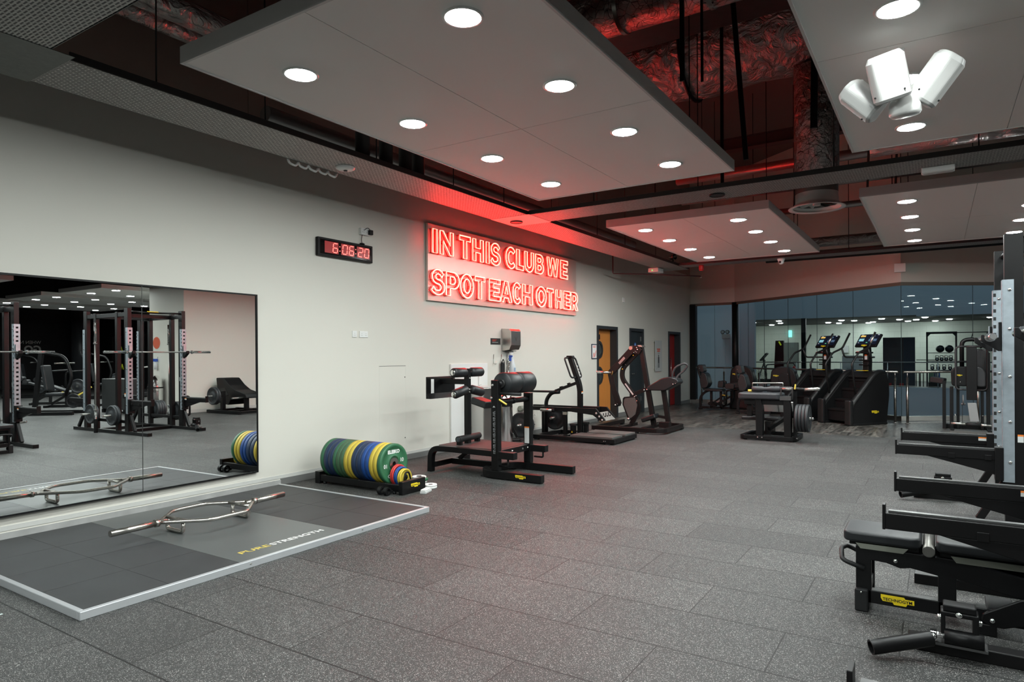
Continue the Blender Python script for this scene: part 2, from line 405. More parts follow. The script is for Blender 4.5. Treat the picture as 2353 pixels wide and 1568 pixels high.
# doors
def door(n, a, b_, h, leafmat, rec):
    r = bpy.data.objects.new('door_%d' % n, None); COL.objects.link(r); r.location = (0, a, 0); r['kind'] = 'structure'
    w = .075; q = M()
    q.bb(-rec - .06, a, 0, .022, a + w, h); q.bb(-rec - .06, b_ - w, 0, .022, b_, h); q.bb(-rec - .06, a + w, h - w, .022, b_ - w, h)
    q.build('door_frame', ANTH, r, bev=.004)
    return r, a + w, b_ - w, h - w
r, a, b_, h = door(1, *OPEN[0], OAK, .16)
lf = M().bb(-.2, a, .01, -.155, b_, h).build('door_leaf', OAK, r)
for z in (1.62, 1.02):
    yc = a + .32
    M().pipe((-.155, yc, z), (-.12, yc, z), .21, .155).build('porthole_rim', mat('dark_rubber_rim', (.03, .03, .03), .4), lf)
    M().cyl((-.150, yc, z), (-.14, yc, z), .156, n=32).build('porthole_glass', mat('smoked_pane', (.05, .06, .06), .05, coat=1), lf)
M().bb(-.155, a + .05, 1.86, -.148, a + .42, 1.98).build('door_sign', INK, lf)
M().bb(-.1475, a + .1, 1.9, -.1465, a + .32, 1.915).build('door_sign_line', ORG, lf)
r, a, b_, h = door(2, *OPEN[1], ANTH, .05)
lf = M().bb(-.1, a, .01, -.045, b_, h).build('door_leaf', mat('slate_door_paint', (.022, .029, .034), .5), r)
q = M(); q.cyl((-.045, a + .12, 1.02), (.02, a + .12, 1.02), .012); q.tube(fil([(.02, a + .12, 1.02), (.02, a + .27, 1.02)], .01), .011)
q.cyl((-.045, a + .12, 1.02), (-.038, a + .12, 1.02), .027); q.cyl((-.045, a + .12, .9), (-.036, a + .12, .9), .024)
q.build('door_handle', CHR, lf)
M().cyl((-.045, (a + b_) / 2 + .02, 1.75), (-.042, (a + b_) / 2 + .02, 1.75), .06, n=28).build('round_notice', mat('sign_blue', (.02, .16, .55), .4), lf)
M().bb(-.0419, (a + b_) / 2 + .005, 1.72, -.0413, (a + b_) / 2 + .035, 1.78).build('notice_mark', WHT, lf)
q = M()
for z in (1.85, .3): q.bb(-.046, b_ - .02, z, -.03, b_ + .005, z + .12)
q.build('hinge', STL, lf)
r, a, b_, h = door(3, *OPEN[2], ANTH, .14)
lf = M().bb(-.2, a, .01, -.145, b_, h).build('door_leaf', REDP, r)
M().bb(-.145, a + .25, 1.7, -.13, a + .36, 1.9).build('door_plate', PALE, lf)
q = M(); q.cyl((-.145, a + .45, .75), (-.1, a + .45, .75), .01); q.cyl((-.145, a + .45, 1.35), (-.1, a + .45, 1.35), .01); q.cyl((-.1, a + .45, .7), (-.1, a + .45, 1.4), .013)
q.build('pull_handle', STL, lf)
# back bulkhead over the glazing, three facets
A0 = (0, 20.3); A1 = (1.35, 20.3); A2 = (5.80, 16.85); A3 = (9.2, 19.25)
def wallseg(q, p, r_, z0, z1, th=.16):
    d = Vector((r_[0] - p[0], r_[1] - p[1], 0)).normalized(); n = Vector((-d.y, d.x, 0))
    if n.y < 0: n = -n
    P = [Vector((*p, 0)), Vector((*r_, 0))]
    poly_ = [(P[0].x, P[0].y), (P[1].x, P[1].y), (P[1].x + n.x * th, P[1].y + n.y * th), (P[0].x + n.x * th, P[0].y + n.y * th)]
    q.prism(poly_, 2, z0, z1)
q = M(); wallseg(q, (-.3, 20.3), A1, ZG, ZC); wallseg(q, A1, A2, ZG, ZC); wallseg(q, A2, A3, ZG, ZC)
struct(q.build('wall_back', WALL))
q = M()
for p, r_ in ((A0, A1), (A1, A2), (A2, A3)): wallseg(q, p, r_, ZG - .045, ZG + .03, .03)
struct(q.xf(Matrix.Translation((0, -.035, 0))).build('trim_3', mat('bronze_trim', (.16, .13, .10), .4)))
q = M()
for p, r_ in ((A0, A1), (A1, A2), (A2, A3)): wallseg(q, p, r_, 0, .11, .12)
struct(q.xf(Matrix.Translation((0, -.03, 0))).build('baseboard_back', STL))
q = M(); q.bb(-.02, 20.22, .1, .18, 20.42, ZG)
struct(q.build('column_corner', BLKM))
struct(M().cyl((1.37, 20.28, .1), (1.37, 20.28, ZG + .02), .095, n=28).build('column_round', BLKM))
# glazing: one pane per joint
def lerp(p, r_, t): return (p[0] + (r_[0] - p[0]) * t, p[1] + (r_[1] - p[1]) * t)
panes = [(lerp(A0, A1, .14), lerp(A0, A1, .55)), (lerp(A0, A1, .55), lerp(A0, A1, .95))]
ts = [.03, .10, .22, .385, .565, .765, .995]
panes += [(lerp(A1, A2, ts[i]), lerp(A1, A2, ts[i + 1])) for i in range(6)]
panes += [(lerp(A2, A3, .005), lerp(A2, A3, .40)), (lerp(A2, A3, .40), lerp(A2, A3, .8))]
SEAL = mat('silicone_joint', (.05, .075, .08), .3)
for i, (p, r_) in enumerate(panes):
    d = Vector((r_[0] - p[0], r_[1] - p[1], 0)); d.normalize(); nrm = Vector((-d.y, d.x, 0))
    P0 = Vector((*p, 0)) + d * .004 + nrm * .04; P1 = Vector((*r_, 0)) - d * .004 + nrm * .04
    q = M(); q.add([(P0.x, P0.y, .1), (P1.x, P1.y, .1), (P1.x, P1.y, ZG), (P0.x, P0.y, ZG)], [(0, 1, 2, 3)])
    w = bpy.data.objects.new('window_%d' % (i + 1), None); COL.objects.link(w); w.location = P0; w['kind'] = 'structure'
    q.build('pane', GLASS, w)
    M().bar((P1.x + d.x * .004, P1.y + d.y * .004, .1), (P1.x + d.x * .004, P1.y + d.y * .004, ZG), .005, .012, up=nrm).build('joint', SEAL, w)
# soffit and unseen enclosure
struct(M().bb(-1, -5.3, ZC, 34, 21, ZC + .2).build('ceiling', DARK))
struct(M().bb(-.3, -5.3, 0, 34, -5, ZC).build('wall_front', mat('dark_front_wall', (.03, .03, .032), .6)))
# block wall seen in the mirror, with its shaded end and the opening past it
q = M(); q.bb(10.78, 10.45, 0, 12.45, 12.72, ZC)
struct(q.build('wall_right', WALL))
struct(M().bb(10.765, 10.45, 0, 10.78, 12.72, .09).build('baseboard_right', SKIRT))
BLKW = mat('black_wall_paint', (.012, .014, .016), .5)
q = M(); q.bb(33.7, -5, 0, 34, 19, ZC); q.bb(12.45, 18.7, 0, 34, 19, ZC)
q.bb(8.6, 18.9, 0, 9.2, 19.3, ZC)
struct(q.build('wall_far', BLKW))
struct(M().cyl((32.2, 17.8, 0), (32.2, 17.8, 4.2), .42, n=40).build('column_far', mat('dark_column_paint', (.08, .09, .10), .35)))

# ---------------------------------------------------------------- atrium and the room across it
DAYBLUEW = mat('atrium_white_render', (.55, .60, .64), .7)  # blue of the daylight put into the colour of grey-white walls
struct(M().bb(-3, 22.2, -4, 1.5, 22.4, 9).build('wall_atrium', DAYBLUEW))
q = M(); q.bb(-6, 34, 3.20, 1.05, 34.3, 9); q.bb(1.05, 34.25, 3.20, 5.7, 34.6, 9)
struct(q.build('wall_across', DAYBLUEW))
q = M(); q.prism([(5.7, 34.25), (14, 33.2), (14, 33.5), (5.7, 34.6)], 2, 3.14, 9)
struct(q.build('wall_across_right', DAYBLUEW))
struct(M().bb(-6, 34, -4, 14, 34.4, -.02).build('wall_below', DAYBLUEW))
struct(M().bb(-6, 20.5, -4.2, 14, 34.2, -4).build('floor_atrium', mat('atrium_floor', (.12, .15, .17), .4)))
struct(M().bb(13.8, 19.4, -4, 14, 40, 9).build('wall_atrium_right', DAYBLUEW))
sk = M().add([(-3, 22.5, 8.98), (14, 22.5, 8.98), (14, 34, 8.98), (-3, 34, 8.98)], [(0, 1, 2, 3)]).build('window_skylight', mat('evening_skylight', (.1, .1, .1), .5, emit=(.56, .76, .88), es=.5))
struct(sk)
sk2 = M().add([(-3, 20.6, 8.98), (1.4, 20.6, 8.98), (1.4, 22.1, 8.98), (-3, 22.1, 8.98)], [(0, 1, 2, 3)]).build('window_rooflight', mat('evening_rooflight', (.1, .1, .1), .5, emit=(.55, .76, .92), es=14))  # added unseen glowing sheet that brightens the atrium wall behind the corner panes
struct(sk2)
FARF = mat('far_gym_floor', (.09, .10, .10), .5)
struct(M().bb(-6, 34.4, -.2, 14, 42, -.02).build('floor_across', FARF))
struct(M().bb(-6, 42, -.02, 14, 42.2, 3.6).build('wall_across_back', TILEW))
struct(M().bb(-3.6, 34.5, -.02, -3.4, 42, 3.6).build('wall_across_left', TILEW))
struct(M().bb(-6, 34.4, 3.2, 14, 42, 3.6).build('ceiling_across', mat('far_dark_ceiling', (.045, .045, .042), .8)))
struct(M().bb(1.0, 34.05, -.02, 1.2, 34.24, 3.2).build('column_across', BLKM))
FL2 = mat('far_lamp', (.9, .9, .9), .5, emit=(.95, 1, .95), es=82)
k = 0
for fx, fy in ((-1.9, 37.2), (-.35, 35.9), (-.75, 38.4), (1.5, 39.5), (2.4, 37.2), (2.9, 38.0), (4.2, 36.9), (4.9, 38.2), (5.2, 40.4), (6.0, 36.6), (7.0, 39.5), (8.6, 38.6), (1.9, 40.6), (3.6, 40.2), (3.3, 41.2), (5.6, 38.9), (6.4, 41.0), (-1.6, 40.4)):
    o = M().lathe((fx, fy, 3.2), (0, 0, -1), [(.13, 0), (.13, .012), (.09, .03), (.0, .035)], 20).build('recessed_downlight', FL2)
    k += 1
    tag(o, 'bright downlight in the dark ceiling of the gym across the void, number %d counting from the left' % k if False else 'small lamp in the room across the void, %s' % ['leftmost near the tall black trainer', 'nearest left of the dark pillar', 'left of the pillar and lower', 'just right of the dark pillar', 'above the left climber screen', 'between the two climber screens', 'left of the right climber screen', 'over the right climber screen', 'above the dark doors', 'left above the kettlebell rig', 'right above the kettlebell rig', 'rightmost over the rig', 'small deep one right of the pillar', 'small deep one between the climber screens', 'deepest between the climber screens', 'deep one over the dark board', 'deepest above the rig', 'deep one above the far mirror'][k - 1], 'downlight', 'downlights in the room across the void')

# ================================================================ ceiling panels and lamps
def ceiling_panel(x0, y0, x1, y1, label):
    t = thing('ceiling_panel', label, 'ceiling panel', ((x0 + x1) / 2, (y0 + y1) / 2, ZP), 0, 'suspended ceiling panels')
    xm = (x0 + x1) / 2; ym = (y0 + y1) / 2; g = .003; e = .018
    q = M()
    for a, b_ in ((x0 + e, xm - g), (xm + g, x1 - e)):
        for c, d in ((y0 + e, ym - g), (ym + g, y1 - e)): q.bb(a, c, ZP, b_, d, ZP + .02)
    q.bb(x0 + e, y0 + e, ZP + .012, x1 - e, y1 - e, ZP + .03)
    q.build('board', PANEL, t)
    q = M(); q.bb(x0, y0, ZP - .006, x1, y0 + e, ZP + .11); q.bb(x0, y1 - e, ZP - .006, x1, y1, ZP + .11)
    q.bb(x0, y0 + e, ZP - .006, x0 + e, y1 - e, ZP + .11); q.bb(x1 - e, y0 + e, ZP - .006, x1, y1 - e, ZP + .11)
    q.build('edge_frame', mat('pale_edge_paint', (.62, .61, .60), .6), t)
    for a in (x0 + .3, x1 - .3):
        for b_ in (y0 + 1.32, y1 - .6): M().cyl((a, b_, ZP + .03), (a, b_, ZC), .006, n=8).build('hanger', BLKM, t)
    return t
LAMP0 = None
def downlight(x, y, label, group):
    global LAMP0
    if LAMP0 is None:
        LAMP0 = thing('recessed_downlight', label, 'downlight', (x, y, ZP), 0, group)
        M().lathe((0, 0, 0), (0, 0, -1), [(.125, 0), (.124, .004), (.108, .008), (.104, .005)], 36).build('trim_ring', WHT, LAMP0, local=True)
        M().lathe((0, 0, 0), (0, 0, -1), [(.104, .001), (.101, .008), (.06, .011), (0, .012)], 36).build('lens', LAMP, LAMP0, local=True)
        return LAMP0
    c = copy_tree(LAMP0); c.location = (x, y, ZP); c['label'] = label; c['group'] = group
    return c
R0 = (-4.0, .82); R1 = (2.53, 7.30); R2 = (9.42, 14.05)
PAN = [
 (2.17, R0, 4.63, 'white suspended panel overhead, just above the top edge of the picture', (2.70, 4.13), (-3.4, -2.2, -1.0, .2), 'overhead left panel'),  # this pair is unseen, added with its lamps to lift the ceiling brightness
 (5.765, R0, 8.22, 'white suspended panel overhead at right, just above the picture', (6.28, 7.70), (-3.4, -2.2, -1.0, .2), 'overhead right panel'),
 (2.17, R1, 4.63, 'large white suspended panel in the near row, closest to the mirror wall', (2.70, 4.13), (3.10, 4.28, 5.48, 6.68), 'largest near panel'),
 (5.765, R1, 8.22, 'white suspended panel carrying the white antenna cluster at upper right', (6.28, 7.70), (3.2, 4.4, 5.58, 6.76), 'panel with the antenna cluster'),
 (2.14, R2, 4.55, 'red-tinted white suspended panel above the neon sign end, in the far row', (2.56, 4.0), (10.0, 11.12, 12.28, 13.5), 'red-tinted far panel'),
 (5.64, R2, 8.1, 'white suspended panel at right in the far row above the stair climbers', (6.14, 7.54), (10.04, 11.2, 12.4, 13.6), 'far right panel'),
 (9.3, R1, 11.75, 'white suspended panel over the far side of the squat racks', (9.82, 11.25), (3.2, 4.4, 5.58, 6.76), 'panel past the racks'),
 (13.0, R2, 15.45, 'white suspended panel seen in the mirror behind the block wall', (13.45, 14.85), (10.04, 11.2, 12.4, 13.6), 'mirrored panel by the block wall'),
 (16.55, R2, 19.0, 'white suspended panel seen mid-way along the mirror ceiling', (17.0, 18.4), (10.04, 11.2, 12.4, 13.6), 'middle panel in the mirror'),
 (20.1, R2, 22.55, 'white suspended panel seen at the left of the mirror ceiling', (20.55, 21.95), (10.04, 11.2, 12.4, 13.6), 'left panel in the mirror'),
 (12.9, R1, 15.35, 'white suspended panel deep in the mirrored hall, near row', (13.4, 14.8), (3.2, 4.4, 5.58, 6.76), 'deep near-row panel'),
]
ORD = ('nearest', 'second from the front', 'third from the front', 'farthest')
for x0, (y0, y1), x1, lab, cx, cy, nm in PAN:
    ceiling_panel(x0, y0, x1, y1, lab)
    for i, x in enumerate(cx):
        for j, y in enumerate(cy):
            downlight(x, y, 'round downlight, %s row, %s, in the %s' % ('left' if i == 0 else 'right', ORD[j], nm), 'downlights in the ' + nm)

# ================================================================ trays, pipes and ducts
def tray(a, b_, w, label, hang=(), wall=None):
    """perforated tray; a,b centre line ends at the underside"""
    a = Vector(a); b_ = Vector(b_); d = b_ - a; ln = d.length; rz = math.atan2(d.y, d.x)
    t = thing('cable_tray', label, 'cable tray', a, rz, 'perforated cable trays')
    M().bb(0, -w / 2, 0, ln, w / 2, .006).build('tray_bed', TRAY, t, local=True)
    q = M()
    for s in (-1, 1): q.bb(0, s * w / 2 - .006, 0, ln, s * w / 2 + .006, .055)
    q.build('side_flange', mat('dull_tray_edge', (.045, .043, .042), .5, .3), t, local=True)
    for h in hang:
        M().cyl((h, -w / 2 + .03, .006), (h, -w / 2 + .03, ZC - ZP), .006, n=8).build('hanger_rod', BLKM, t, local=True)
    return t
tray((1.3, 2.1, ZP), (1.3, 15.2, ZP), .60, 'long perforated tray running along the mirror wall, glowing red over the neon sign', (.6, 1.55, 2.9, 4.2, 5.3, 6.6, 8.2, 9.4, 11))
tray((1.62, 8.25, ZP), (9.2, 8.25, ZP), .58, 'perforated tray crossing the room between the two rows of panels', (1.0, 2.4, 3.9, 5.2, 6.6))
tray((1.62, 14.62, ZP), (9.2, 14.62, ZP), .42, 'perforated tray crossing in front of the back glazing', (.8, 1.6, 2.4, 3.4, 4.4, 5.4, 6.4))
tray((1.62, 1.66, ZP), (9.2, 1.66, ZP), .60, 'perforated tray at the upper left corner of the picture', (1.2, 2.6))
o = M().prism([(.98, 1.36), (1.68, 1.36), (1.68, 2.1), (.98, 2.1)], 2, ZP - .004, ZP - .0005).build('tray_corner_plate', mat('dull_corner_steel', (.10, .11, .10), .5, .3, var=.3, vscale=30))
tag(o, 'flat grey corner plate joining two trays at upper left', 'cable tray')
o = M().prism([(.99, 7.93), (1.64, 7.93), (1.64, 8.57), (.99, 8.57)], 2, ZP - .003, ZP).build('tray_junction_plate', mat('bright_junction_steel', (.45, .44, .42), .4, .5))
tag(o, 'bright square junction plate of the trays beside the neon sign', 'cable tray')
for x, lab in ((1.21, 'black round speaker in the tray junction above the neon sign'), (4.17, 'black round speaker in the tray between the white panels')):
    t = thing('ceiling_speaker', lab, 'speaker', (x, 8.28, ZP))
    M().cyl((x, 8.28, ZP - .012), (x, 8.28, ZP - .0035), .085, n=28).build('grille', INK, t)
    M().pipe((x, 8.28, ZP - .016), (x, 8.28, ZP - .0035), .095, .083).build('rim', BLKM, t)
t = thing('emergency_light', 'flat white emergency light under the cross tray at upper right', 'emergency light', (6.48, 8.4, ZP))
M().bb(6.33, 8.33, ZP - .055, 6.63, 8.45, ZP - .0).build('housing', WHT, t, bev=.006)
M().bb(6.345, 8.34, ZP - .062, 6.615, 8.44, ZP - .055).build('diffuser', mat('frosted_lens', (.7, .7, .68), .3), t, bev=.003)
t = thing('smoke_detector', 'white oval detector under the long tray above the clock', 'detector', (1.24, 4.88, ZP))  # round body put in for a pale torn hole with white cable
M().lathe((1.24, 4.88, ZP), (0, 0, -1), [(.10, 0), (.10, .015), (.075, .03), (0, .034)], 24).build('body', WHT, t)
M().cyl((1.24, 4.88, ZP - .034), (1.24, 4.88, ZP - .042), .02, n=16).build('sensor_cap', BLKM, t)
q = M()
for k in range(5):
    yb = 4.35 + k * .13; q.tube(fil([(.98, yb, ZP + .04), (.97, yb + .02, ZP - .03), (.985, yb + .1, ZP - .05), (.98, yb + .14, ZP + .02)], .03), .012, 8)
tag(q.build('hanging_cable', WHT), 'white cable looping under the outer edge of the long tray', 'cable')
t = thing('ceiling_camera', 'white dome camera under the back tray', 'security camera', (3.735, 14.62, ZP))
M().lathe((3.735, 14.62, ZP), (0, 0, -1), [(.075, 0), (.075, .02), (.06, .045), (.058, .05)], 24).build('housing', WHT, t)
M().ball((3.735, 14.62, ZP - .06), .058).build('eyeball', WHT, t)
M().cyl((3.725, 14.575, ZP - .07), (3.72, 14.555, ZP - .075), .026, n=18).build('camera_lens', INK, t)
t = thing('fire_alarm_beacon', 'red alarm sounder under the back tray', 'alarm', (2.05, 14.66, ZP))
M().cyl((2.05, 14.66, ZP - .1), (2.05, 14.66, ZP), .055, n=24).build('sounder', mat('alarm_red', (.5, .02, .02), .4), t, bev=.008)
M().cyl((2.05, 14.66, ZP - .125), (2.05, 14.66, ZP - .1), .045, n=24).build('beacon_lens', REDP, t, bev=.006)
t = thing('emergency_light', 'white emergency light box under the far end of the long tray', 'emergency light', (1.02, 14.5, ZP))
M().bb(.9, 14.4, ZP - .1, 1.14, 14.75, ZP - .003).build('housing', WHT, t, bev=.01)
M().ball((1.0, 14.39, ZP - .06), .008).build('indicator', mat('green_led', (.1, .9, .2), .4, emit=(.1, 1, .2), es=3), t)
t = thing('spot_lamp', 'grey swivel lamp on the end of the long tray', 'lamp', (1.45, 14.5, ZP + .05))
M().cyl((1.45, 14.52, ZP + .05), (1.45, 14.52, ZP + .17), .012).build('stem', BLKM, t)
M().lathe((1.38, 14.5, ZP + .2), (.85, -.4, .1), [(.03, 0), (.05, .03), (.075, .16), (.07, .16)], 20).build('shade', STL, t)
t = thing('sprinkler_pipe', 'thin dark pipe with a sprinkler head below the tray end, above the doors', 'pipe', (.5, 14.6, 3.36))
M().tube(fil([(.25, 13.9, 3.9), (.25, 13.9, 3.36), (1.1, 14.8, 3.36), (1.75, 15.6, 3.36)], .03), .014, 8).build('pipe_run', mat('dark_red_pipe', (.08, .02, .02), .5), t)
M().lathe((1.75, 15.6, 3.37), (0, 0, -1), [(.012, 0), (.02, .03), (.035, .04), (.03, .05)], 14).build('sprinkler_head', STL, t)
# insulated pipes over the trays
for k, (x, z, y0, y1, lab) in enumerate(((.64, 4.5, -1, 9.5, 'outer silver lagged pipe at upper left'), (.83, 4.54, -1, 9.5, 'middle silver lagged pipe at upper left'), (1.02, 4.5, -1, 9.5, 'inner silver lagged pipe at upper left'))):
    tag(M().cyl((x, y0, z), (x, y1, z), .085, n=20).build('lagged_pipe', FOIL), lab, 'pipe', 'lagged pipes at the upper left')
tag(M().cyl((.70, 4.3, 3.985), (.70, 14.0, 3.985), .085, n=20).build('lagged_pipe', mat('smooth_lagging', (.35, .33, .32), .35, .6, bump=.4, bscale=25)), 'lagged pipe lit red just above the long tray beside the sign', 'pipe')
for k, y in enumerate((4.95, 5.35, 5.72, 6.0)):
    tag(M().cyl((1.42 - .05 * k, y, ZP + .01), (1.42 - .05 * k, y, 5.6), .075, n=16).build('riser_pipe', mat('dark_riser_lagging', (.05, .048, .046), .6, bump=.5, bscale=30)), 'dark vertical riser behind the big panel, %s' % ('nearest of four', 'second of four', 'third of four', 'farthest of four')[k], 'pipe', 'dark risers standing on the long tray')
# round supply duct with its swirl diffuser
dx, dy = 5.08, 9.9
t = thing('air_vent_duct', 'round wire-wrapped vertical duct ending in a white flared diffuser', 'duct', (dx, dy, 3.5))
M().cyl((dx, dy, 3.95), (dx, dy, 5.44), .285, n=40).build('lagged_drop', FOILW, t)
M().cyl((dx, dy, 3.56), (dx, dy, 3.96), .27, n=40, cap=False).build('collar', mat('dull_duct_metal', (.28, .27, .26), .45, .6), t)
M().lathe((dx, dy, 3.50), (0, 0, 1), [(.30, .012), (.36, 0), (.365, .008), (.30, .04), (.272, .08), (.272, .2)], 44).build('flare_ring', WHT, t)
q = M()
for k in range(10):
    a = 2 * PI * k / 10; q.add([(dx + .03 * math.cos(a), dy + .03 * math.sin(a), 3.57), (dx + .27 * math.cos(a), dy + .27 * math.sin(a), 3.55), (dx + .27 * math.cos(a + .42), dy + .27 * math.sin(a + .42), 3.62), (dx + .03 * math.cos(a + .42), dy + .03 * math.sin(a + .42), 3.6)], [(0, 1, 2, 3)])
q.cyl((dx, dy, 3.54), (dx, dy, 3.62), .05)
q.build('swirl_vane', mat('grey_vane', (.45, .45, .44), .4), t)
t = thing('foil_duct', 'large crumpled foil duct glowing red near the top of the picture', 'duct', (3.9, 9.9, 5.6))
M().lathe((2.1, 9.9, 6.05), (1, 0, 0), [(.62, 0), (.66, .4), (.62, .9), (.67, 1.5), (.6, 2.2), (.62, 2.6), (.56, 3.15), (.35, 3.5)], 40).build('foil_body', FOIL, t)
M().cyl((3.35, 9.9, 6.05), (3.39, 9.9, 6.05), .70, n=40).build('clamp_band', BLKM, t)
o = M().bb(3.0, 6.75, 5.37, 6.2, 7.9, 6.7).build('box_duct', mat('dark_duct_wrap', (.035, .026, .024), .5, .4, var=.4, vscale=9, bump=.8, bscale=14)); tag(o, 'dark rectangular duct wrapped in wire mesh above the panels', 'duct')
t = thing('spiral_duct', 'silver wire-wrapped duct at the top edge between two panels', 'duct', (4.5, 5.95, 4.85))
M().cyl((3.0, 5.95, 4.85), (8.5, 5.95, 4.85), .22, n=32).build('lagging', FOILW, t)
for x in (3.9, 4.75): M().pipe((x, 5.95, 4.85), (x + .04, 5.95, 4.85), .232, .2).build('duct_strap', STL, t)
q = M(); q.bb(2.5, 10.9, 4.82, 9, 11.0, 4.98); q.bb(2.5, 10.86, 4.98, 9, 11.04, 4.995); q.bb(2.5, 10.86, 4.805, 9, 11.04, 4.82)
tag(q.build('steel_purlin', mat('dark_purlin', (.06, .045, .042), .6)), 'dark steel beam crossing behind the round duct', 'beam')
for k, (y, z, r) in enumerate(((12.6, 4.9, .09), (12.9, 4.55, .075), (13.3, 4.2, .06))):
    tag(M().cyl((2.2, y, z), (9, y, z), r, n=16).build('lagged_pipe', mat('smooth_lagging', (.35, .33, .32), .35, .6)), 'pipe crossing high behind the round duct, %s of three' % ('topmost', 'middle', 'lowest')[k], 'pipe', 'pipes crossing behind the round duct')
for k, (z, r, m_) in enumerate(((3.98, .11, FOIL), (3.74, .05, STL), (3.62, .05, BLKM))):
    tag(M().cyl((3.2, 16.0 - .12 * k, z), (8.6, 16.0 - .12 * k, z), r, n=18).build('lagged_pipe', m_), '%s pipe above the back tray, near the bulkhead' % ('thick foil wrapped', 'thin steel', 'thin black')[k], 'pipe')
tag(M().cyl((5.8, 9.0, 4.02), (9, 9.0, 4.02), .16, n=24).build('flexible_duct', FOIL), 'crinkled flexible duct showing past the antenna panel at right', 'duct')
for k, (a, b_, w, lab) in enumerate((((4.74, 7.35, 3.60), (4.62, 7.3, 5.36), .05, 'long black strap rising from the far corner of the big panel'), ((5.32, 8.0, 4.02), (5.34, 8.0, 5.36), .07, 'black strap hanging beside the round duct'), ((4.15, 8.6, 3.6), (4.15, 8.6, 6.9), .04, 'thin black rod left of the foil duct'), ((4.75, 5.2, 3.7), (4.75, 5.2, 6.9), .035, 'black rod nearest the top edge beside the big panel'), ((4.88, 5.3, 3.7), (4.88, 5.3, 6.9), .02, 'slim black rod next to the top edge duct'))):
    tag(M().bar(a, b_, w, w * .5, up=(0, 1, 0)).build('hanger_strap', BLKM), lab, 'hanger')
for k, x in enumerate((4.4, 4.62, 4.85, 5.5, 5.9)):
    tag(M().cyl((x, 12.2 + .04 * k, 3.9), (x + .1, 12.2 + .04 * k, 6.9), .018, n=8).build('hanger_rod', mat('dark_purlin', (.06, .045, .042), .6)), 'dark drop rod behind the round duct, %s from the left' % ('first', 'second', 'third', 'fourth', 'fifth')[k], 'hanger', 'drop rods behind the round duct')
# white antenna cluster under the second panel
cc = Vector((6.27, 4.92, 3.2))
t = thing('hanging_antenna', 'white three-headed antenna unit hanging from the upper right panel', 'antenna', (6.27, 5.0, ZP))
M().cyl((6.27, 5.0, ZP), (6.27, 5.0, 3.1), .022, n=16).build('drop_pole', WHT, t)
M().lathe((6.29, 4.93, 3.17), (.05, .12, -1), [(.03, -.02), (.06, 0), (.085, .05), (.092, .085), (.092, .125), (.08, .14), (0, .145)], 32).build('base_dome', WHT, t)
def head(c, lean, yaw, w, h, dp):
    # D-section body; lean tilts about the view axis, yaw turns the face
    n = Vector((-.12 + math.sin(yaw), -math.cos(yaw), -.42)).normalized(); up = Vector((0, 0, 1)); r_ = up.cross(n).normalized() * -1; r_ = n.cross(up).normalized() * -1
    u = n.cross(r_).normalized()
    if u.z < 0: u = -u
    r_ = u.cross(n).normalized()
    R = Matrix.Rotation(lean, 3, n); r_ = R @ r_; u = R @ u
    prof = fil2([(-w / 2, -dp / 2), (w / 2, -dp / 2), (w / 2, dp * .15), (w * .25, dp * .5), (-w * .25, dp * .5), (-w / 2, dp * .15)], .02, 4)
    q = M(); k = len(prof); vs = []
    for a, s in ((-h / 2, .86), (-h / 2 + .02, 1), (h / 2 - .035, 1), (h / 2, .80)):
        vs += [Vector(c) + r_ * x * (s if abs(s - 1) > .01 else 1) + n * (y * (s)) + u * a for x, y in prof]
    fs = [list(range(k))[::-1], [3 * k + i for i in range(k)]]
    for j in range(3): fs += [[j * k + i, j * k + (i + 1) % k, (j + 1) * k + (i + 1) % k, (j + 1) * k + i] for i in range(k)]
    q.add(vs, fs)
    hd = q.build('antenna_head', mat('antenna_plastic', (.40, .40, .39), .4), t, bev=.006)
    hd['label'] = 'white antenna head'
    b2 = M()
    b2.box(Vector(c) - n * dp * .55 + u * h * .05, (w * .7, .02, h * .9), Matrix((r_, n, u)).transposed()); b2.build('back_plate', WHTP, hd)
    b3 = M()
    for sx in (-.3, .3): b3.cyl(Vector(c) + r_ * w * sx * 1.3 + n * dp * .33 - u * h * .33, Vector(c) + r_ * w * sx * 1.3 + n * dp * .36 - u * h * .33, .006, n=10)
    b3.build('screw', INK, hd)
    return hd
head(cc + Vector((-.06, -.17, .03)), math.radians(6), -.05, .215, .29, .11)
head(cc + Vector((.20, .03, .03)), math.radians(-30), .55, .19, .31, .13)
head(cc + Vector((-.22, .0, -.03)), math.radians(38), -.35, .17, .27, .14)
M().ball(cc + Vector((.12, .03, .02)), .05).build('swivel_joint', WHT, t)
# ================================================================ mirror wall
MIRM, _t, _b = nt('mirror_silver'); _b.inputs['Metallic'].default_value = 1; _b.inputs['Roughness'].default_value = .0; _b.inputs['Base Color'].default_value = (.86, .89, .88, 1)
t = thing('wall_mirror', 'large black-framed wall mirror of two sheets behind the lifting platform', 'mirror', (.03, 4.68, .2), 0)
t.rotation_euler = (0, -math.radians(.1), math.radians(.5))
q = M(); q.bb(-.004, -1.285, .012, .004, -.012, 1.985); q.build('mirror_sheet', MIRM, t, local=True)
q = M(); q.bb(-.004, -6.0, .012, .004, -1.292, 1.985); q.build('mirror_sheet', MIRM, t, local=True)
q = M(); q.bb(-.012, -6.0, 0, .010, 0, .014); q.bb(-.012, -6.0, 1.984, .010, 0, 2.0); q.bb(-.012, -.014, .014, .010, 0, 1.984)
q.build('frame', BLKM, t, local=True)
M().prism([(-.0105, 0), (-.0105, -6), (-.060, -6), (-.0125, 0)], 2, .0, 2.0).build('backing_board', INK, t, local=True)
M().bb(-.004, -1.292, .014, .0042, -1.285, 1.984).build('sheet_joint', INK, t, local=True)

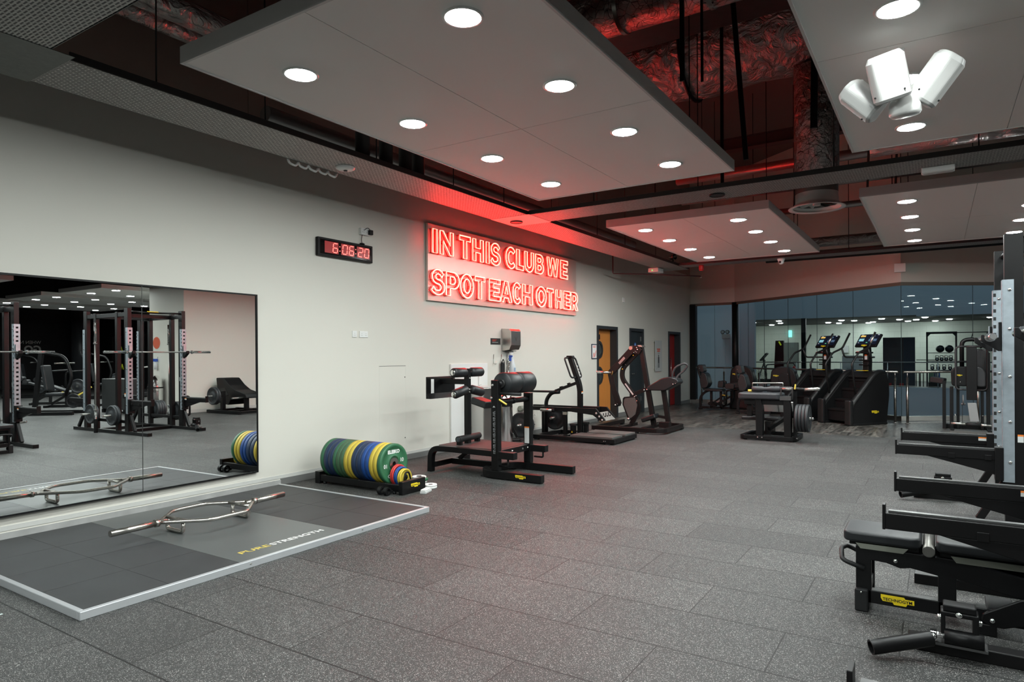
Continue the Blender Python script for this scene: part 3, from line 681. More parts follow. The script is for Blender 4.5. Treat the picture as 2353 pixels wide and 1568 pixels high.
# ---------------------------------------------------------------- neon sign
SX = .05
t = thing('neon_sign', 'glowing red neon lettering board high on the beige wall', 'sign', (0, 10.1, 2.33))
BOARD = mat('satin_sign_board', (.62, .56, .50), .30, .25)
q = M(); q.bb(.012, 7.62, 2.335, SX, 12.46, 3.50); q.build('backing_board', BOARD, t, bev=.003)
NEON, _t, _b = nt('red_neon_tube'); _b.inputs['Base Color'].default_value = (.9, .5, .45, 1)
_b.inputs['Emission Color'].default_value = (1.0, .055, .032, 1); _b.inputs['Emission Strength'].default_value = 3
NBACK = mat('red_tube_back', (.55, .03, .02), .4)
NCORE = mat('neon_core', (.9, .7, .6), .5, emit=(1.0, .0185, .0125), es=60)
def letter_outline(ch):
    # outline loops of a bold geometric capital in a unit box
    def arc(cx, cy, rx, ry, a0, a1, n=12): return [(cx + rx * math.cos(math.radians(a0 + (a1 - a0) * i / n)), cy + ry * math.sin(math.radians(a0 + (a1 - a0) * i / n))) for i in range(n + 1)]
    s = .30
    if ch == 'I': return [[(0, 0), (1, 0), (1, 1), (0, 1)]]
    if ch == 'N': return [[(0, 0), (.24, 0), (.24, .58), (.76, 0), (1, 0), (1, 1), (.76, 1), (.76, .42), (.24, 1), (0, 1)]]
    if ch == 'T': return [[(.36, 0), (.64, 0), (.64, .80), (1, .80), (1, 1), (0, 1), (0, .80), (.36, .80)]]
    if ch == 'H': return [[(0, 0), (.28, 0), (.28, .39), (.72, .39), (.72, 0), (1, 0), (1, 1), (.72, 1), (.72, .60), (.28, .60), (.28, 1), (0, 1)]]
    if ch == 'L': return [[(0, 0), (1, 0), (1, .21), (.42, .21), (.42, 1), (0, 1)]]
    if ch == 'E': return [[(0, 0), (1, 0), (1, .20), (.38, .20), (.38, .40), (.92, .40), (.92, .59), (.38, .59), (.38, .80), (1, .80), (1, 1), (0, 1)]]
    if ch == 'A': return [[(0, 0), (.25, 0), (.32, .2), (.68, .2), (.75, 0), (1, 0), (.64, 1), (.36, 1)], [(.38, .38), (.62, .38), (.5, .76)]]
    if ch == 'W': return [[(.16, 0), (.36, 0), (.5, .62), (.64, 0), (.84, 0), (1, 1), (.83, 1), (.72, .38), (.59, 1), (.41, 1), (.28, .38), (.17, 1), (0, 1)]]
    if ch == 'O': return [arc(.5, .5, .5, .52, 0, 345, 26), arc(.5, .5, .25, .31, 0, 345, 20)]
    if ch == 'C': return [arc(.55, .5, .55, .52, 42, 318, 20) + arc(.55, .5, .29, .31, 318, 42, 16)]
    if ch == 'U': return [[(0, 1)] + arc(.5, .38, .5, .40, 180, 360, 14) + [(1, 1), (.72, 1)] + arc(.5, .38, .22, .18, 360, 180, 10) + [(.28, 1)]]
    if ch == 'P': return [[(0, 0), (.30, 0), (.30, .30), (.5, .30)] + arc(.55, .65, .45, .35, -90, 90, 12) + [(0, 1)], [(.30, .49), (.5, .49)] + arc(.5, .65, .2, .16, -90, 90, 8) + [(.30, .81)]]
    if ch == 'R': return [[(0, 0), (.29, 0), (.29, .31), (.42, .31), (.66, 0), (1, 0), (.70, .37)] + arc(.54, .67, .42, .33, -50, 90, 10) + [(0, 1)], [(.29, .50), (.5, .50)] + arc(.5, .66, .2, .15, -90, 90, 8) + [(.29, .81)]]
    if ch == 'B': return [[(0, 0), (.5, 0)] + arc(.58, .29, .42, .29, -80, 62, 10) + arc(.55, .755, .38, .245, -42, 90, 10) + [(0, 1)], [(.29, .19), (.5, .19)] + arc(.52, .31, .18, .12, -90, 90, 6) + [(.29, .43)], [(.29, .60), (.5, .60)] + arc(.52, .71, .15, .105, -90, 90, 6) + [(.29, .81)]]
    if ch == 'S':
        ou = arc(.5, .735, .48, .285, 28, 245, 14) + arc(.5, .255, .22, .115, 78, -150, 12)[0:13]
        a_ = [(.92, .84)] + arc(.5, .72, .46, .30, 60, 252, 13) + arc(.5, .285, .22, .13, 75, -95, 9) + [(.30, .155), (.13, .30), (-.02, .16)]
        b_ = arc(.47, .29, .53, .31, 232, 428, 15) + arc(.5, .72, .20, .12, 250, 70, 9) + [(.66, .81), (.76, .70)]
        return [a_ + b_]
r1 = [('I', 7.65, 7.77), ('N', 7.82, 8.17), ('T', 8.31, 8.62), ('H', 8.66, 8.98), ('I', 9.04, 9.15), ('S', 9.18, 9.49), ('C', 9.64, 9.97), ('L', 9.99, 10.25), ('U', 10.27, 10.61), ('B', 10.66, 10.98), ('W', 11.09, 11.57), ('E', 11.64, 11.96)]
r2 = [('S', 7.62, 7.95), ('P', 7.97, 8.32), ('O', 8.33, 8.70), ('T', 8.72, 9.02), ('E', 9.13, 9.48), ('A', 9.47, 9.85), ('C', 9.86, 10.15), ('H', 10.18, 10.56), ('O', 10.68, 11.08), ('T', 11.08, 11.36), ('H', 11.43, 11.71), ('E', 11.76, 12.07), ('R', 12.08, 12.41)]
for row, z0, z1 in ((r1, 3.052, 3.412), (r2, 2.436, 2.80)):
    for ch, a, b_ in row:
        q = M(); qb = M(); core = M()
        a += .012; b_ -= .012
        for lp in letter_outline(ch):
            P = [(a + (b_ - a) * u, z0 + (z1 - z0) * v) for u, v in lp]
            q.tube([(SX + .062, y, z) for y, z in P], .0120, 8, True)
            core.tube([(SX + .0665, y, z) for y, z in P], .0100, 8, True)
            qb.tube([(SX + .018, y, z) for y, z in P], .010, 6, True)
            for y, z in P[::max(1, len(P) // 5)]: qb.cyl((SX, y, z), (SX + .06, y, z), .006, n=6)
        o = q.build('neon_letter', NEON, t); core.build('tube_front', NCORE, o); qb.build('tube_backing', NBACK, o)

# ---------------------------------------------------------------- clock
t = thing('digital_clock', 'black wall clock with red digits reading 6:06:20', 'clock', (0, 6.0, 2.75))
q = M(); q.bb(0, 5.535, 2.755, .055, 6.47, 2.985); q.build('case', BLKM, t, bev=.008)
M().bb(.055, 5.565, 2.78, .057, 6.44, 2.96).build('face', mat('smoked_acrylic', (.006, .005, .005), .08, coat=.6), t)
LEDB = mat('led_window', (.10, .012, .012), .2, emit=(.6, .06, .06), es=.38)
LED = mat('led_red', (.5, .05, .05), .5, emit=(1.0, .16, .13), es=2.3)
for a, b_ in ((5.635, 5.86), (5.905, 6.132), (6.178, 6.405)): M().bb(.057, a, 2.80, .058, b_, 2.945).build('display_window', LEDB, t)
SEG = {'0': 'abcdef', '2': 'abged', '6': 'acdefg'}
for ch, y in (('6', 5.765), ('0', 5.925), ('6', 6.04), ('2', 6.198), ('0', 6.310)):
    q = M(); w, h, z = .075, .115, 2.815; s = .012; sl = .012
    def sg(y0, z0, y1, z1): q.bar((.0595, y + y0 + sl * (z0 / h), z + z0), (.0595, y + y1 + sl * (z1 / h), z + z1), s, .002, up=(1, 0, 0))
    D = {'a': (0.01, h, w - .01, h), 'g': (.01, h / 2, w - .01, h / 2), 'd': (.01, 0, w - .01, 0), 'f': (0, h / 2 + .006, 0, h - .006), 'e': (0, .006, 0, h / 2 - .006), 'b': (w, h / 2 + .006, w, h - .006), 'c': (w, .006, w, h / 2 - .006)}
    for k in SEG[ch]: sg(*D[k])
    q.build('digit', LED, t)
q = M()
for y in (5.883, 6.156):
    for z in (2.845, 2.90): q.bb(.057, y - .005, z - .006, .059, y + .005, z + .006)
q.build('colon', LED, t)
t = thing('power_outlet', 'white surface socket with a black plug above the clock', 'socket', (0, 6.35, 3.17))
M().bb(0, 6.27, 3.12, .045, 6.42, 3.21).build('back_box', WHT, t, bev=.004)
q = M()
for y in (6.305, 6.385):
    for dy, dz in ((0, .018), (-.012, -.008), (.012, -.008)): q.bb(.045, y + dy - .004, 3.165 + dz - .004, .0458, y + dy + .004, 3.165 + dz + .004)
q.build('socket_hole', INK, t)
t = thing('power_plug', 'black plug and lead running from the socket down to the clock', 'plug', (.05, 6.42, 3.15))
M().bb(.046, 6.39, 3.13, .09, 6.45, 3.195).build('plug_body', BLKM, t, bev=.008)
M().tube(fil([(.075, 6.40, 3.195), (.075, 6.36, 3.22), (.03, 6.31, 3.17), (.015, 6.30, 3.05), (.03, 6.30, 2.99)], .05, 6), .0045, 8).build('lead', BLKM, t)
M().ball((.03, 6.30, 2.998), (.02, .045, .014)).build('lead_coil', BLKM, t)
for y0, y1, lab, two in ((6.135, 6.215, 'small white single switch plate on the wall, left of the double socket', 0), (6.265, 6.415, 'white double socket on the wall beneath the clock', 1)):
    t = thing('wall_socket', lab, 'socket', (0, y0, 1.75))
    M().bb(0, y0, 1.75, .012, y1, 1.835).build('faceplate', WHT, t, bev=.003)
    q = M()
    for y in ((y0 + .037, y1 - .037) if two else ((y0 + y1) / 2,)):
        for dy, dz in ((0, .012), (-.011, -.012), (.011, -.012)): q.bb(.012, y + dy - .003, 1.79 + dz - .003, .0127, y + dy + .003, 1.79 + dz + .003)
    q.build('socket_hole', INK, t)
# access panel outline in the plaster
q = M(); q.bb(0, 6.634, 1.355, .0015, 7.173, 1.362)
q.build('access_hatch_gap', mat('hatch_gap', (.16, .155, .14), .8)).__setitem__('kind', 'structure')
q = M(); q.bb(0, 6.634, .12, .001, 6.637, 1.355); q.bb(0, 7.171, .12, .001, 7.173, 1.355)
o = q.build('trim_4', mat('hatch_shadow', (.66, .65, .595), .8)); struct(o)
for z in (1.195, .32): struct(M().cyl((0, 7.155, z), (.002, 7.155, z), .009, n=14).build('trim_hatch_lock', INK))
tag(M().bb(0, 15.0, 2.78, .03, 15.1, 2.90).build('wall_sensor', WHT, bev=.005), 'small white sensor box high on the wall past the sign', 'sensor')
tag(M().bb(5.68, 16.72, 3.28, 5.9, 16.80, 3.47).build('junction_box', WHT, bev=.006), 'white box on the bulkhead above the glazing corner', 'box')
# ---------------------------------------------------------------- cleaning station on the wall
t = thing('towel_dispenser', 'brushed steel paper towel dispenser on the wall above the hooks', 'dispenser', (0, 9.9, 1.58))
q = M(); q.prism([(0, 1.58), (.16, 1.60), (.20, 1.68), (.20, 1.93), (.17, 1.965), (0, 1.975)], 1, 9.68, 10.0); q.build('cabinet', STL, t, bev=.004)
q = M(); q.prism([(.0, .33), (.16, 0), (0, -.02), (-.16, 0)], 1, 0, .004) if False else None
M().tube([(.19, 9.75, 1.95), (.205, 9.84, 1.76), (.19, 9.93, 1.95)], .002, 6).build('folded_seam', mat('dark_seam', (.1, .1, .1), .3, .8), t)
M().bb(.03, 9.74, 1.572, .14, 9.94, 1.582).build('outlet_slot', INK, t)
q = M(); q.bb(.09, 9.80, 1.53, .095, 9.88, 1.575); q.bb(.10, 9.82, 1.52, .104, 9.9, 1.575)
q.build('paper_sheet', mat('paper_white', (.82, .82, .80), .8), t)
t = thing('wall_sign', 'small black sign with red print beside the towel dispenser', 'sign', (0, 9.48, 1.70))
M().bb(0, 9.335, 1.69, .006, 9.635, 1.80).build('plate', INK, t)
q = M()
for k, (w, c) in enumerate(((.14, 0), (.10, 0))): q.bb(.006, 9.38, 1.768 - k * .018, .0065, 9.38 + w, 1.775 - k * .018)
q.build('red_print', mat('sign_red', (.6, .04, .02), .5), t)
M().bb(.006, 9.38, 1.726, .0065, 9.56, 1.731).build('grey_print', PALE, t)
for y, lab in ((9.42, 'empty steel hook on the wall left of the hanging gear'), (9.66, 'steel hook holding the black strap and chain'), (9.84, 'steel hook holding the blue clipped spray bottle')):
    tag(M().tube(fil([(.008, y, 1.52), (.008, y, 1.36), (.05, y, 1.345), (.055, y, 1.40)], .015), .005, 8).build('wall_hook', STL), lab, 'hook', 'wall hooks')
t = thing('hanging_strap', 'black lifting strap hanging on the middle wall hook', 'strap', (.03, 9.66, 1.38))
M().bb(.03, 9.60, 1.0, .055, 9.70, 1.38).build('strap_web', RUB, t, bev=.006); M().tube(fil([(.045, 9.61, 1.37), (.045, 9.66, 1.44), (.045, 9.70, 1.37)], .02), .008).build('strap_loop', RUB, t)
q = M(); k = 0
for k in range(11):
    z = 1.42 - k * .045; y = 9.755 + .03 * math.sin(k * 1.1); a = k % 2
    pts = [(.075 + (.022 * math.cos(u) if a else .006), y + (.01 if a else .022 * math.cos(u)), z + .034 * math.sin(u)) for u in [2 * PI * i / 10 for i in range(10)]]
    q.tube(pts, .0075, 6, True)
tag(q.build('steel_chain', CHR), 'bright steel chain hanging beside the black strap', 'chain')
t = thing('spray_bottle', 'clear spray bottle with blue trigger hanging on the wall', 'bottle', (.07, 9.9, 1.17))
M().lathe((.075, 9.9, 1.17), (0, 0, 1), [(0, 0), (.058, 0), (.062, .02), (.06, .14), (.04, .22), (.028, .27), (.02, .33)], 20).build('bottle_body', mat('milky_plastic', (.66, .70, .72), .3), t)
M().prism([(.055, 1.40), (.085, 1.40), (.08, 1.46), (.11, 1.48), (.105, 1.50), (.05, 1.505), (.045, 1.46)], 1, 9.84, 9.87).build('trigger_head', mat('trigger_blue', (.03, .10, .5), .4), t)
M().bb(.1335, 9.875, 1.21, .136, 9.925, 1.28).build('bottle_label', mat('label_blue', (.3, .4, .55), .5), t)
t = thing('wall_panel', 'white board leaning against the wall behind the glute machine', 'panel', (0, 8.7, .1))
M().bb(.003, 8.2, .01, .03, 9.2, 1.37).build('board', WHTP, t, bev=.003)
M().tube(fil([(.04, 8.93, 1.21), (.04, 8.93, 1.0), (.07, 8.96, 1.02)], .01), .004, 6).build('hook', STL, t)
t = thing('sanitiser_station', 'tall square steel dispenser cabinet standing by the wall', 'dispenser', (.18, 8.9, 0))
M().bb(.05, 8.70, .0, .30, 9.08, .97).build('cabinet', STL, t, bev=.01); M().bb(.06, 8.71, .97, .29, 9.07, .995).build('lid', mat('pale_lid', (.6, .6, .58), .3), t, bev=.006)
t = thing('waste_bin', 'round chrome waste bin behind the black frame machine', 'bin', (.27, 9.33, 0))
M().lathe((.27, 9.33, 0), (0, 0, 1), [(0, 0), (.15, 0), (.15, .74), (.0, .74)], 36, sharp=True).build('drum', CHR, t)
M().pipe((.27, 9.33, .70), (.27, 9.33, .755), .158, .14).build('rim', BLKM, t)
M().lathe((.27, 9.33, .75), (0, 0, 1), [(.14, 0), (.136, .06), (.10, .10), (.0, .12)], 32).build('dome_lid', CHR, t)
q = M(); q.sweep([(.16, 9.70, .66), (.17, 9.70, .40), (.21, 9.70, .22), (.30, 9.70, .07)], .05, .005, up=(0, 1, 0))
tag(q.build('resistance_band', RUB), 'flat black strap trailing to the floor behind the chrome bin', 'strap')
q = M(); q.tube(fil([(.10, 9.72, .022), (.22, 9.60, .022), (.36, 9.74, .022), (.3, 9.78, .022), (.42, 9.66, .022)], .06), .02, 8)
tag(q.build('ankle_strap', RUB), 'black cuff strap lying on the floor by the chrome bin', 'strap')
# posters
def poster(name, y0, y1, z0, z1, lab, x=.018):
    t = thing(name, lab, 'poster', (0, (y0 + y1) / 2, z0)); return t
t = poster('framed_notice', 13.30, 13.545, 1.41, 1.75, 'small framed notice with red print beside the orange door')
M().bb(0, 13.27, 1.41, .015, 13.53, 1.745).build('frame', mat('navy_frame', (.02, .03, .06), .4), t, bev=.003)
M().bb(.015, 13.29, 1.43, .0165, 13.51, 1.725).build('sheet', WHTP, t)
q = M()
for z in (1.69, 1.665): q.bb(.0166, 13.33, z, .017, 13.46, z + .012)
q.bar((.0168, 13.33, 1.44), (.0168, 13.37, 1.55), .02, .0005, up=(1, 0, 0)); q.bar((.0168, 13.37, 1.55), (.0168, 13.40, 1.46), .02, .0005, up=(1, 0, 0)); q.bar((.0168, 13.40, 1.45), (.0168, 13.49, 1.60), .022, .0005, up=(1, 0, 0))
q.build('red_print', mat('print_red', (.75, .10, .05), .5), t)
t = poster('hanging_poster', 17.12, 17.64, 1.04, 1.88, 'tall pale poster of a figure on standoffs between the dark and red doors')
M().bb(.035, 17.12, 1.04, .042, 17.64, 1.885).build('sheet', mat('poster_grey', (.55, .56, .55), .4), t)
q = M()
for y in (17.1,):
    for z in (1.1, 1.83): q.cyl((0, y + .04, z), (.05, y + .04, z), .012, n=10)
q.build('standoff', STL, t)
q = M(); q.bb(.042, 17.25, 1.63, .0424, 17.5, 1.665); q.bb(.042, 17.27, 1.58, .0424, 17.48, 1.615)
q.build('red_print', mat('print_red', (.75, .10, .05), .5), t)
q = M(); q.bb(.042, 17.32, 1.535, .0424, 17.45, 1.545); q.ball((.0424, 17.38, 1.46), (.0003, .03, .04)); q.bb(.042, 17.33, 1.27, .0425, 17.43, 1.43); q.bb(.042, 17.335, 1.14, .0425, 17.37, 1.27); q.bb(.042, 17.39, 1.14, .0425, 17.425, 1.27)
q.build('figure_print', mat('figure_dark', (.05, .05, .05), .5), t)

# ================================================================ lifting platform
t = thing('lifting_platform', 'low rubber lifting platform in an aluminium frame before the mirror', 'platform', (1.25, 3.35, 0))
X0, X1, Y0, Y1, H = .15, 2.36, 1.81, 4.88, .045
PLT = mat('platform_rubber', (.024, .026, .028), .5, var=.35, vscale=5, bump=.25, bscale=260)
xs = [X0 + .02, .77, 1.27, 1.79, X1 - .035]
def tiles(ya, yb, cols):
    q = M(); ys = [ya + (yb - ya) * i / cols for i in range(cols + 1)]
    for i in range(4):
        for j in range(cols): q.bb(xs[i] + .0015, ys[j] + .0015, .004, xs[i + 1] - .0015, ys[j + 1] - .0015, H)
    return q
tiles(Y0 + .035, 2.865, 2).build('rubber_tiles', PLT, t); tiles(3.865, Y1 - .035, 2).build('rubber_tiles', PLT, t)
M().bb(X0 + .02, Y0 + .03, .002, X1 - .03, Y1 - .03, .03).build('base_board', INK, t)
CEN = mat('grey_vinyl_centre', (.085, .092, .092), .34, var=.14, vscale=3)
M().bb(X0 + .02, 2.867, .004, X1 - .035, 3.863, H).build('centre_deck', CEN, t)
q = M(); q.bb(X1 - .034, Y0, 0, X1, Y1, H + .006); q.bb(X0, Y0, 0, X1 - .034, Y0 + .034, H + .006); q.bb(X0, Y1 - .034, 0, X1 - .034, Y1, H + .006)
q.build('aluminium_frame', ALU, t, bev=.004)
q = M(); q.cyl((X1, 2.92, .03), (X1 + .004, 2.92, .03), .006, n=12); q.cyl((X1, 4.0, .03), (X1 + .004, 4.0, .03), .006, n=12); q.build('frame_screw', STL, t)
text_mesh('gold_lettering', 'PURE', mat('print_gold', (.62, .48, .08), .5), t, (2.155, 2.995, H + .0006), (0, 1, 0), (-1, 0, 0), width=.255, height=.062, thick=.0004, bold=.012)
text_mesh('white_lettering', 'STRENGTH', WHTP, t, (2.155, 3.265, H + .0006), (0, 1, 0), (-1, 0, 0), width=.505, height=.062, thick=.0004, bold=.012)
# ---------------------------------------------------------------- hex trap bar
zb = .158
t = thing('hex_trap_bar', 'bare steel hexagonal trap bar resting on the lifting platform', 'trap bar', (1.13, 3.36, H))
M().tube([(1.175, 2.545, zb), (1.155, 2.92, zb)], .0255, 20).build('sleeve', BARS, t)
M().tube([(1.12, 3.83, zb), (1.10, 4.185, zb)], .0255, 20).build('sleeve', BARS, t)
q = M(); q.cyl((1.156, 2.895, zb), (1.154, 2.925, zb), .031, n=20); q.cyl((1.121, 3.825, zb), (1.119, 3.86, zb), .031, n=20); q.build('collar', BARS, t)
hexp = [(1.148, 2.93), (.845, 3.22), (.83, 3.53), (1.122, 3.83), (1.42, 3.56), (1.43, 3.22)]
q = M(); q.tube(fil([(x, y, zb) for x, y in hexp], .06, 5, True), .0165, 14, True); q.build('hex_frame', BARS, t)
for a_, b_, r_ in (((.99, 3.075, zb), (1.29, 3.08, zb), .0155), ((.98, 3.68, zb), (1.275, 3.69, zb), .0155), ((1.147, 2.91, zb), (1.142, 3.0, zb), .02), ((1.125, 3.75, zb), (1.121, 3.84, zb), .02)): M().cyl(a_, b_, r_).build('cross_brace', BARS, t)
for y in (3.078, 3.686):
    M().tube(fil([(1.02, y, zb), (1.02, y, .062), (1.25, y, .062), (1.25, y, zb)], .03, 6), .0165, 14).build('handle_loop', BARS, t)

# ================================================================ plate rack by the wall
t = thing('plate_rack', 'low black toaster rack holding coloured bumper plates by the wall', 'plate rack', (.95, 5.48, 0))
M().bb(.27, 5.30, .03, 1.62, 5.34, .105).build('side_rail', BLK, t, bev=.004); M().bb(.27, 5.62, .03, 1.62, 5.66, .105).build('side_rail', BLK, t, bev=.004)
M().bb(.26, 5.29, .0, .34, 5.67, .14).build('end_plate', BLK, t, bev=.005); M().bb(1.585, 5.29, .0, 1.64, 5.67, .145).build('end_plate', BLK, t, bev=.005)
q = M()
for x in (.4, 1.5):
    for y in (5.32, 5.64): q.cyl((x, y, 0), (x, y, .03), .02, n=10)
q.build('rubber_foot', RUB, t)
badge(t, (1.6405, 5.50, .085), (0, 1, 0), (0, 0, 1), .145)
PC = {'green': (.030, .135, .062), 'dark green': (.050, .125, .058), 'navy': (.010, .030, .080), 'blue': (.008, .065, .27), 'yellow': (.62, .47, .055), 'red': (.55, .035, .03), 'white': (.75, .75, .73)}
def pm(c): return mat('bumper_' + c.replace(' ', '_'), PC[c], .48, bump=.15, bscale=120)
def bumper(x, y, z, R, th, c, label, group, lettered=False, tilt=0):
    t = thing('bumper_plate', label, 'weight plate', (x, y, z), 0, group)
    pr = [(.030, .012), (R * .36, .012), (R * .37, .004), (R * .40, .004), (R * .42, .010), (R * .80, .010), (R * .84, .001), (R * .95, .0), (R, .006), (R, th - .006), (R * .95, th), (R * .84, th - .001), (R * .80, th - .010), (R * .42, th - .010), (R * .40, th - .004), (R * .37, th - .004), (R * .36, th - .012), (.030, th - .012)]
    M().lathe((-th / 2, 0, 0), (1, 0, 0), pr, 56).build('disc', pm(c), t, local=True)
    M().lathe((-th / 2 + .003, 0, 0), (1, 0, 0), [(.026, 0), (R * .29, 0), (R * .29, th - .006), (.026, th - .006), (.026, 0)], 32, sharp=True).build('steel_hub', STL if R > .15 else CHR, t, local=True)
    if lettered:
        f = th / 2 - .0095
        text_mesh('white_lettering', 'ELEIKO', WHTP, t, (f, 0, R * .50), (0, 1, 0), (0, 0, 1), width=R * .84, height=R * .19, thick=.0006, bold=.05, local=True, align='C')
        text_mesh('white_number', '10', WHTP, t, (f, R * .60, R * .03), (0, 1, .0), (0, 0, 1), height=R * .20, thick=.0006, bold=.02, local=True, align='C')
        text_mesh('white_number', '10', WHTP, t, (f, -R * .60, R * .02), (0, -1, 0), (0, 0, -1), height=R * .20, thick=.0006, bold=.02, local=True, align='C')
        text_mesh('white_lettering', 'ELEIKO', WHTP, t, (f, 0, -R * .50), (0, -1, 0), (0, 0, -1), width=R * .84, height=R * .19, thick=.0006, bold=.05, local=True, align='C')
    if tilt: t.rotation_euler = (0, tilt, 0)
    return t
seq = ['green', 'navy', 'navy', 'green', 'dark green', 'dark green', 'yellow', 'yellow', 'navy', 'navy', 'blue', 'blue', 'yellow', 'yellow', 'green']
ordn = ['first', 'second', 'third', 'fourth', 'fifth', 'sixth', 'seventh', 'eighth', 'ninth', 'tenth', 'eleventh', 'twelfth', 'thirteenth', 'fourteenth', 'outermost']
x = .385
for i, c in enumerate(seq):
    th = 1.27 * (.056 if c in ('navy',) else .046 if c != 'green' or i == 14 else .045)
    if i == 3: th = .05
    x += th / 2
    bumper(x, 5.48, .295, .225, th, c, ('%s bumper plate, %s from the wall on the low rack' % (c, ordn[i])) if i < 14 else 'green lettered bumper plate, outermost on the low rack', 'bumper plates on the low rack', i == 14)
    x += th / 2 + .0035
xe = x + .012
for i, (c, R, th) in enumerate((('red', .118, .022), ('red', .118, .022), ('blue', .108, .02), ('blue', .108, .02), ('yellow', .098, .024), ('yellow', .098, .024))):
    xe += th / 2
    bumper(xe, 5.50, .052 + R, R, th, c, 'small %s change plate at the end of the rack, %s of its pair' % (c, 'inner' if i % 2 == 0 else 'outer'), 'change plates on the low rack')
    xe += th / 2 + .0015
t = thing('triangle_handle', 'black triangular cable handle leaning on the small yellow plate', 'handle', (xe + .02, 5.50, .06))
M().tube(fil([(xe + .02, 5.43, .065), (xe + .012, 5.47, .21), (xe + .012, 5.53, .21), (xe + .02, 5.57, .065)], .03, 5), .010, 10).build('handle_frame', BLKM, t)
M().cyl((xe + .02, 5.425, .066), (xe + .02, 5.575, .066), .013).build('grip', RUB, t)
def coin(x, y, z, R, th, c, lab):
    t = thing('change_plate', lab, 'weight plate', (x, y, z), 0, 'change plates lying on the floor')
    M().lathe((x, y, z), (0, 0, 1), [(.026, 0), (R * .95, 0), (R, .004), (R, th - .004), (R * .95, th), (R * .8, th), (R * .76, th - .004), (.026, th - .004)], 36).build('disc', pm(c), t)
    return t
coin(1.30, 5.97, 0, .085, .024, 'white', 'white change plate at the bottom of the floor stack by the rack')
coin(1.30, 5.97, .0245, .095, .026, 'green', 'green change plate in the middle of the floor stack by the rack')
c_ = coin(1.295, 5.96, .051, .085, .024, 'white', 'white change plate on top of the floor stack by the rack'); M().lathe((1.295, 5.96, .0752), (0, 0, 1), [(.012, 0), (.03, 0), (.03, .002), (.012, .002)], 20).build('centre_print', INK, c_)
coin(1.62, 5.78, 0, .075, .022, 'white', 'lower white change plate lying by the rack corner')
coin(1.62, 5.78, .0225, .075, .022, 'white', 'upper white change plate lying by the rack corner')
t = thing('cleaning_block', 'white and grey block lying on the floor before the rack end', 'block', (1.74, 5.56, 0))
R_ = Matrix.Rotation(.3, 3, 'Z')
M().box((1.74, 5.56, .012), (.07, .17, .024), R_).build('grey_pad', PALE, t, bev=.004); M().box((1.74, 5.56, .034), (.06, .165, .02), R_).build('white_back', WHT, t, bev=.005)
for x, y, lab in ((1.40, 5.22, 'black clamp collar on the floor, left one by the rack'), (1.49, 5.215, 'black clamp collar on the floor, right one by the rack')):
    t = thing('barbell_collar', lab, 'collar', (x, y, 0), 0, 'clamp collars on the floor')
    M().pipe((x - .022, y, .045), (x + .022, y, .045), .045, .027).build('ring', BLKM, t); M().bb(x - .02, y + .03, .02, x + .02, y + .07, .05).build('lever', BLKM, t, bev=.004)
tag(M().bb(1.845, 1.60, 0, 1.86, 1.62, .002).build('litter_scrap', mat('foil_scrap', (.7, .8, .8), .3)), 'tiny pale scrap on the floor by the platform corner', 'scrap')
# ================================================================ glute-ham machine (front black frame)
def bolts(t, pts, axis, r=.011, m=None):
    q = M(); a = Vector(axis)
    for p in pts: q.lathe(p, a, [(r, 0), (r, .006), (r * .6, .011), (0, .012)], 12)
    o = q.build('bolt', m or CHR, t); o['kind'] = 'stuff' if False else 'part'
    del o['kind']
    return o
t = thing('glute_ham_bench', 'black glute-ham machine with big round pads and a foot deck, in front', 'exercise machine', (1.8, 7.0, 0))
YN, YF, YM = 6.63, 7.38, 7.0
for y, zt in ((YN, 1.20), (YF, 1.01)):
    M().bb(1.90, y - .04, .10, 2.00, y + .04, zt).build('upright', BLK, t, bev=.006)
q = M()
pts = [(2.60, YN, .055), (1.86, YN, .055), (1.72, YN + .08, .055), (1.66, YM - .1, .055), (1.66, YM + .1, .055), (1.72, YF - .08, .055), (1.86, YF, .055), (2.62, YF, .055)]
q.sweep(fil(pts, .14, 6), .085, .09); q.build('base_frame', BLK, t, bev=.006)
q = M(); q.bb(2.50, YN - .03, 0, 2.585, YN + .03, .06); q.bb(2.52, YF - .03, 0, 2.605, YF + .03, .06); q.bb(1.70, YN + .02, 0, 1.78, YN + .08, .02); q.bb(1.7, YF - .1, 0, 1.78, YF - .03, .02)
q.build('rubber_foot', RUB, t)
# centre spine with the curved tail
q = M(); q.sweep(fil([(2.17, YN, .30), (1.20, YN, .31), (.93, YN, .30), (.92, YN, .0)], .22, 8), .07, .075, up=(0, 1, 0)); q.build('side_beam', BLK, t, bev=.005)
q = M(); q.sweep(fil([(2.17, YF, .30), (1.20, YF, .31), (.93, YF, .30), (.92, YF, .0)], .22, 8), .07, .075, up=(0, 1, 0)); q.build('side_beam', BLK, t, bev=.005)
q = M(); q.bb(1.0, YM - .04, .055, 1.68, YM + .04, .13); q.bb(.93, YN, .06, 1.0, YF, .13); q.bar((1.1, YM, .13), (1.3, YM, .27), .05, .04, up=(0, 1, 0)); q.build('lower_beam', BLK, t, bev=.004)
DECK = mat('brown_grip_deck', (.060, .040, .038), .6, var=.3, vscale=200)
M().bb(1.02, YN + .04, .315, 1.93, YF - .04, .345).build('foot_deck', DECK, t, bev=.004)
for y in (YN, YF): M().bb(2.0, y - .045, .25, 2.225, y + .045, .335).build('front_stub', BLK, t, bev=.005)
M().bb(1.93, YN + .04, .26, 1.985, YF - .04, .34).build('deck_crossbar', BLK, t, bev=.004)
q = M(); q.tube(fil([(2.17, YF, .25), (2.17, YF, .18), (2.04, YF, .18)], .02), .012); q.tube(fil([(2.12, YN, .25), (2.12, YN, .16), (1.98, YN, .16)], .02), .012); q.build('band_hook', BLKM, t)
